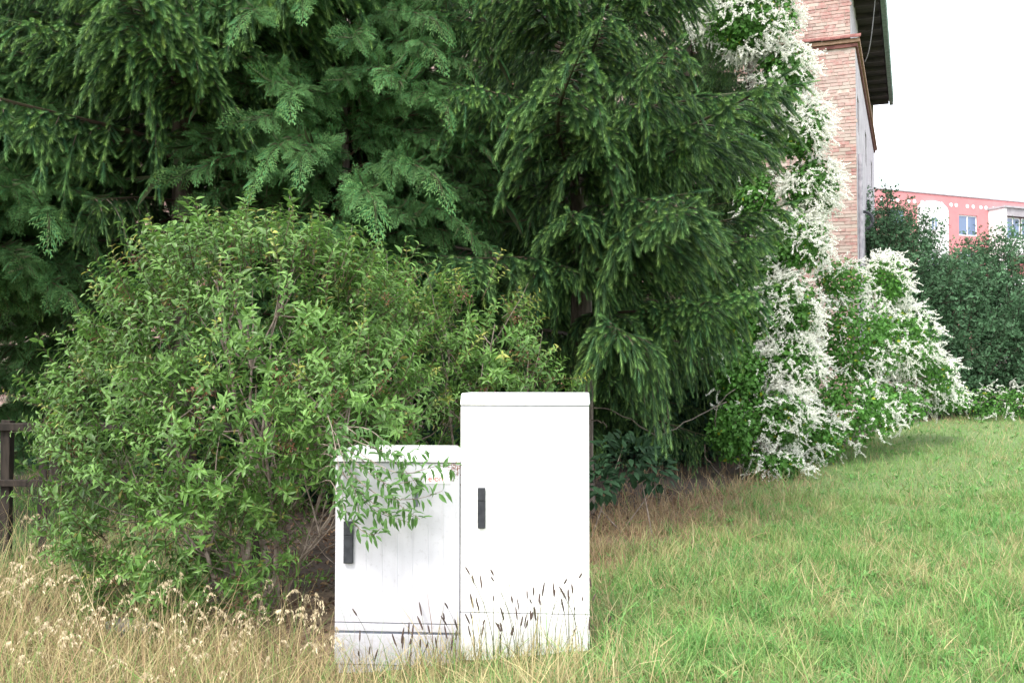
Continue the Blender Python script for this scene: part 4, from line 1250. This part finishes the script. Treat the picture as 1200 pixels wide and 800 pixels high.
def meadow():
    x, y, s, r = field([(4.7, 7, 34000, 1.0), (7, 9.5, 36000, 1.05), (9.5, 13, 36000, 1.25), (13, 19, 34000, 1.6), (19, 32, 34000, 2.2), (32, 55, 9000, 3.2)], 61)
    e = edge_y(x)
    right = x > -.75 + r.normal(0, .15, len(x))
    under = smooth((y - e) / .7)
    left_far = (x < -2.5) & (y > 7.6)
    keep = (right | left_far) & (r.random(len(x)) > under * .8 * (~left_far)) & ~in_cabinet(x, y)
    x, y, s, e = x[keep], y[keep], s[keep], e[keep]
    n = len(x)
    pa = patch(x, y, 1.5, .3); pb = patch(x, y, .55, 2.0)
    near_edge = smooth((y - e + 2.9) / 2.0) * (1 - smooth((x - 2.6) / 2.4)) * (x > -.5)
    foot = smooth((1.15 - x) / .9) * (y < 7.4)
    brown_p = np.clip(near_edge * (.55 + .8 * pb), 0, .94)
    straw_p = np.clip(.13 + .25 * smooth((pb - .5) / .2) + .4 * foot + .2 * smooth((pa - .6) / .2), 0, .75)
    u = r.random(n)
    gi = np.clip((pa * 4 + r.normal(0, 1.1, n)).astype(int), 0, 4)
    col = GREENS[gi] * r.uniform(.75, 1.25, (n, 1))
    st = u < straw_p; col[st] = STRAWS[r.integers(0, 4, st.sum())] * r.uniform(.8, 1.2, (st.sum(), 1))
    br = r.random(n) < brown_p; col[br] = BROWNS[r.integers(0, 4, br.sum())] * r.uniform(.8, 1.2, (br.sum(), 1))
    h = r.gamma(4, .026, n) * (.55 + 1.0 * patch(x, y, 3.1, .9)) * (1 + .7 * foot) * (1 + .45 * near_edge) * (1 + .15 * (s - 1))
    w = r.uniform(.0035, .0075, n) * s ** .9
    g = G(); place_blades(g, x, y, h, w, col, r, .38)
    # longer tufts, bright and broad-bladed
    ct = 560; cy = r.uniform(5.2, 13, ct); cx = r.uniform(-.1, 1, ct) * (.56 * cy + .6); kk = (cx > .7) & (cy < edge_y(cx) - .8); cx, cy = cx[kk], cy[kk]
    m = 46; x3 = np.repeat(cx, m) + r.normal(0, .07, len(cx) * m); y3 = np.repeat(cy, m) + r.normal(0, .07, len(cx) * m)
    tc = np.array([(.12, .27, .07), (.15, .31, .08), (.22, .32, .1), (.36, .34, .16)])[r.integers(0, 4, len(cx))]
    place_blades(g, x3, y3, r.uniform(.09, .24, len(x3)), r.uniform(.005, .009, len(x3)), np.repeat(tc, m, 0) * r.uniform(.8, 1.2, (len(x3), 1)), r, .45)
    # fine seed stems standing over the sward
    x2, y2, s2, r = field([(5, 8, 1500, 1), (8, 13, 2600, 1.2), (13, 26, 2600, 1.7)], 62)
    k = (x2 > -.6) & (y2 < edge_y(x2) + .2) & ~in_cabinet(x2, y2); x2, y2, s2 = x2[k], y2[k], s2[k]
    place_blades(g, x2, y2, r.uniform(.18, .38, len(x2)), .0022 * s2, STRAWS[r.integers(0, 4, len(x2))], r, .3)
    o = obj('meadow_grass', g.mesh('meadow_grass', M_grass), kind='stuff')
    tag(o, 'green meadow grass with straw patches on the right', 'grass')

def dry_grass():
    x, y, s, r = field([(4.6, 6.6, 26000, 1.0), (6.6, 8.6, 14000, 1.0)], 63)
    edge = 6.75 + .25 * np.sin(x * 2.3) - .5 * smooth((x + 1.6) / .6)
    k = (x < -.55 + r.normal(0, .2, len(x))) & ~in_cabinet(x, y, .02) & ((y < edge) | (x < -2.75 + r.normal(0, .15, len(x))))
    x, y, s = x[k], y[k], s[k]; n = len(x)
    u = r.random(n); pa = patch(x, y, 1.8, 1.0)
    col = STRAWS[r.integers(0, 4, n)] * r.uniform(.75, 1.2, (n, 1))
    gr = u < .1 + .22 * pa; col[gr] = (GREENS[r.integers(0, 5, gr.sum())] * .8 + np.array([.04, .03, .01])) * r.uniform(.8, 1.2, (gr.sum(), 1))
    bn = (u > .8); col[bn] = BROWNS[r.integers(0, 4, bn.sum())]
    h = r.gamma(5, .058, n) * (.7 + .6 * pa) * np.interp(x, [-3.5, -2.6, -1.5, -.6], [1.5, 1.25, .95, .7])
    g = G(); place_blades(g, x, y, h, r.uniform(.003, .0055, n), col, r, .34)
    o = obj('dry_grass', g.mesh('dry_grass', M_dry), kind='stuff')
    tag(o, 'tall dry straw grass across the bottom left', 'grass')

def litter():
    r = np.random.default_rng(64); n = 14000
    x = r.uniform(-4.5, 4.2, n); y = r.uniform(6.4, 13.5, n); e = edge_y(x)
    k = ((y > e - .3) | ((x < -.3) & (y > 6.4))) & ~in_cabinet(x, y); x, y = x[k], y[k]; n = len(x)
    T = leaf_template(.2, -.3); g = G()
    d = unit(np.stack([r.normal(0, 1, n), r.normal(0, 1, n), r.normal(.1, .35, n)], 1))
    col = np.array([(.12, .07, .045), (.17, .1, .06), (.08, .055, .04), (.22, .15, .09)])[r.integers(0, 4, n)] * r.uniform(.7, 1.2, (n, 1))  # brown leaf tones, darkened to hold the shade between the stems
    g.scatter(T, frames(d, np.tile([0, 0, 1.0], (n, 1)) + r.normal(0, .4, (n, 3)), r.uniform(.04, .08, n)), np.stack([x, y, gz(x, y) + .012], 1), col)
    o = obj('leaf_litter', g.mesh('leaf_litter', M_dry), kind='stuff'); tag(o, 'brown fallen leaf litter below the shrub and spruce', 'leaf litter')

def weeds():
    x, y, s, r = field([(5, 8, 620, 1), (8, 14, 700, 1), (14, 24, 500, 1.3)], 65)
    k = (x > .55) & (y < edge_y(x) - .2) & ~in_cabinet(x, y) & (patch(x, y, 1.1, 4) > .36); x, y, s = x[k], y[k], s[k]; n = len(x); g = G()
    T = leaf_template(.14, -.35)
    for q in range(7):
        az = q * .9 + r.uniform(0, .6, n)
        d = unit(np.stack([np.cos(az), np.sin(az), r.uniform(.5, 1.6, n)], 1))
        g.scatter(T, frames(d, np.tile([0, 0, 1.0], (n, 1)), r.uniform(.04, .1, n) * s), np.stack([x, y, gz(x, y) + .01], 1), np.array([.12, .28, .075]) * r.uniform(.7, 1.25, (n, 1)))
    o = obj('meadow_weeds', g.mesh('meadow_weeds', M_grass), kind='stuff'); tag(o, 'broad-leaved green weeds scattered through the right lawn', 'weeds')
meadow(); dry_grass(); litter(); weeds()

# ------------------------------------------------------------------ seed-headed stalks that can be counted
def stalk_arrays(h, bend, seed):
    g = G(); s = np.linspace(0, 1, 7)
    pts = np.stack([bend * h * s ** 2.2, 0 * s, h * s * (1 - .12 * abs(bend) * s)], 1)
    g.tube(pts, np.linspace(.0024, .0013, 7), (.1, .11, .05), 4)
    return g, pts
def plantain():
    heads = []
    for k in range(3):
        g = G(); L = (.035, .05, .075)[k]; s = np.linspace(0, 1, 7)
        g.tube(np.stack([.06 * L * s ** 2, 0 * s, L * s], 1), .005 * np.array([.5, .9, 1, 1, .95, .8, .3]), (.085, .06, .05), 6)
        heads.append(g.mesh('seed_head', M_dry, True))
    stems = []
    for k in range(5):
        g, pts = stalk_arrays((.22, .3, .38, .46, .27)[k], (.12, .25, .05, .3, -.2)[k], k)
        stems.append((g.mesh('stem', M_dry), pts))
    r = np.random.default_rng(70)
    for k in range(84):
        if k < 58: x, y = r.uniform(-.22, .47), r.uniform(5.62, 5.98)
        else: x, y = r.uniform(-.95, -.25), r.uniform(5.6, 5.98)
        if in_cabinet(np.array(x), np.array(y), .02): continue
        t = thing('plantain_stalk', 'thin stalk with a dark brown seed head before the ' + ('tall white' if k < 58 else 'lower grey') + ' cabinet', 'grass stalk', (x, y, float(gz(x, y))), r.uniform(0, 6.28), 'dark-headed stalks before the ' + ('tall' if k < 58 else 'lower') + ' cabinet')
        sm, pts = stems[int(r.integers(5))]; sc = r.uniform(.75, 1.2) * (1 if k < 58 else .75)
        st = obj('stem', sm, t, scale=sc)
        dv = pts[-1] - pts[-2]
        obj('seed_head', heads[int(r.integers(3))], t, pts[-1] * sc, (0, math.atan2(dv[0], dv[2]), 0), r.uniform(.85, 1.15))
def oats():
    heads = []
    for k in range(4):
        q = np.random.default_rng(80 + k); g = G(); n = 26
        s = q.uniform(0, 1, n); ln = .17
        p = np.stack([ln * .5 * s ** 1.5, q.normal(0, .007, n), ln * (s - .9 * s ** 2.5)], 1)
        T = (np.array([(0, 0, 0), (-.18, .45, .03), (0, 1, 0), (.18, .45, .03)]), np.array([(0, 1, 2), (0, 2, 3)]), np.ones((4, 3)))
        d = unit(np.stack([.4 + q.normal(0, .35, n), q.normal(0, .35, n), -.75 + q.normal(0, .3, n)], 1))
        g.scatter(T, frames(d, unit(q.normal(0, 1, (n, 3))), q.uniform(.014, .024, n)), p, np.array([.58, .49, .33]) * q.uniform(.8, 1.2, (n, 1)))
        ss = np.linspace(0, 1, 6); g.tube(np.stack([ln * .5 * ss ** 1.5, 0 * ss, ln * (ss - .9 * ss ** 2.5)], 1), .0009, (.4, .33, .2), 3)
        heads.append(g.mesh('panicle', M_dry))
    stems = []
    for k in range(5):
        g = G(); h, b = (.36, .46, .55, .42, .5)[k], (.1, .25, .18, .35, .3)[k]; s = np.linspace(0, 1, 7)
        pts = np.stack([b * h * s ** 2.2, 0 * s, h * s * (1 - .12 * b * s)], 1); g.tube(pts, np.linspace(.0018, .001, 7), (.42, .34, .19), 3)
        stems.append((g.mesh('stem', M_dry), pts))
    r = np.random.default_rng(71)
    for k in range(190):
        x = r.uniform(-3.6, -1.0) if k < 160 else r.uniform(-3.7, -2.7); y = r.uniform(5.05, 6.5) if k < 160 else r.uniform(6.2, 7.6)
        if x < -.58 * y - .3: continue
        t = thing('oat_grass_stalk', 'pale dry grass stalk with a nodding seed panicle ' + ('below the big shrub' if k < 160 else 'by the fence at left edge'), 'grass stalk', (x, y, float(gz(x, y))), r.uniform(0, 6.28), 'dry nodding stalks ' + ('below the shrub' if k < 160 else 'by the fence'))
        sm, pts = stems[int(r.integers(5))]; sc = r.uniform(.5, 1.2) * float(np.interp(x, [-3.3, -2.4, -1], [1.15, .9, .85]))
        obj('stem', sm, t, scale=sc); dv = pts[-1] - pts[-2]
        obj('panicle', heads[int(r.integers(4))], t, pts[-1] * sc, (0, math.atan2(dv[0], dv[2]) * .6, 0), r.uniform(.8, 1.25))
plantain(); oats()

# bare arching twigs in the shade right of the middle spruce
def dead_twigs():
    r = np.random.default_rng(90)
    root = thing('dead_bramble', 'bare arching bramble canes in the dark shade right of the tall cabinet', 'bramble', base(2.0, 11.6)); L0 = np.array(root.location)
    for (a, b, c) in (((690, 478, 10.4), (720, 475, 10.5), (770, 512, 10.6)), ((778, 460, 10.8), (780, 500, 10.8), (768, 512, 10.6)), ((768, 512, 10.6), (800, 500, 11), (850, 470, 12)),
                      ((838, 500, 13), (835, 470, 13), (862, 455, 13.4)), ((865, 170, 15.5), (880, 210, 15.5), (898, 215, 15.8)), ((888, 268, 15.5), (890, 240, 15.6), (912, 200, 15.8)), ((690, 492, 10.4), (705, 493, 10.3), (712, 500, 10.3)),
                      ((850, 560, 13), (820, 540, 12.6), (826, 520, 12.6)), ((880, 168, 16), (905, 160, 16), (915, 157, 16.2))):
        A, B, C = (W(*q) - L0 for q in (a, b, c)); t = np.linspace(0, 1, 10)[:, None]
        g = G(); g.tube(A * (1 - t) ** 2 + 2 * B * t * (1 - t) + C * t * t + r.normal(0, .008, (10, 3)), .006, (1, 1, 1), 4)
        obj('cane', g.mesh('cane', M_bark), root)
dead_twigs()

def stone():
    bm = bmesh.new(); bmesh.ops.create_icosphere(bm, subdivisions=2, radius=.13)
    for v in bm.verts: v.co = Vector((v.co.x * 1.3, v.co.y, v.co.z * .6)) * random.uniform(.85, 1.12)
    me = bpy.data.meshes.new('stone'); bm.to_mesh(me); bm.free(); me.materials.append(noise_mat('grey_stone', (.2, .19, .2), (.4, .38, .38), 14, .9, .5))
    x, y = -2.5, 6.75
    tag(obj('stone', me, None, (x, y, float(gz(x, y)) + .05)), 'grey stone half hidden under the big shrub', 'stone')
stone()
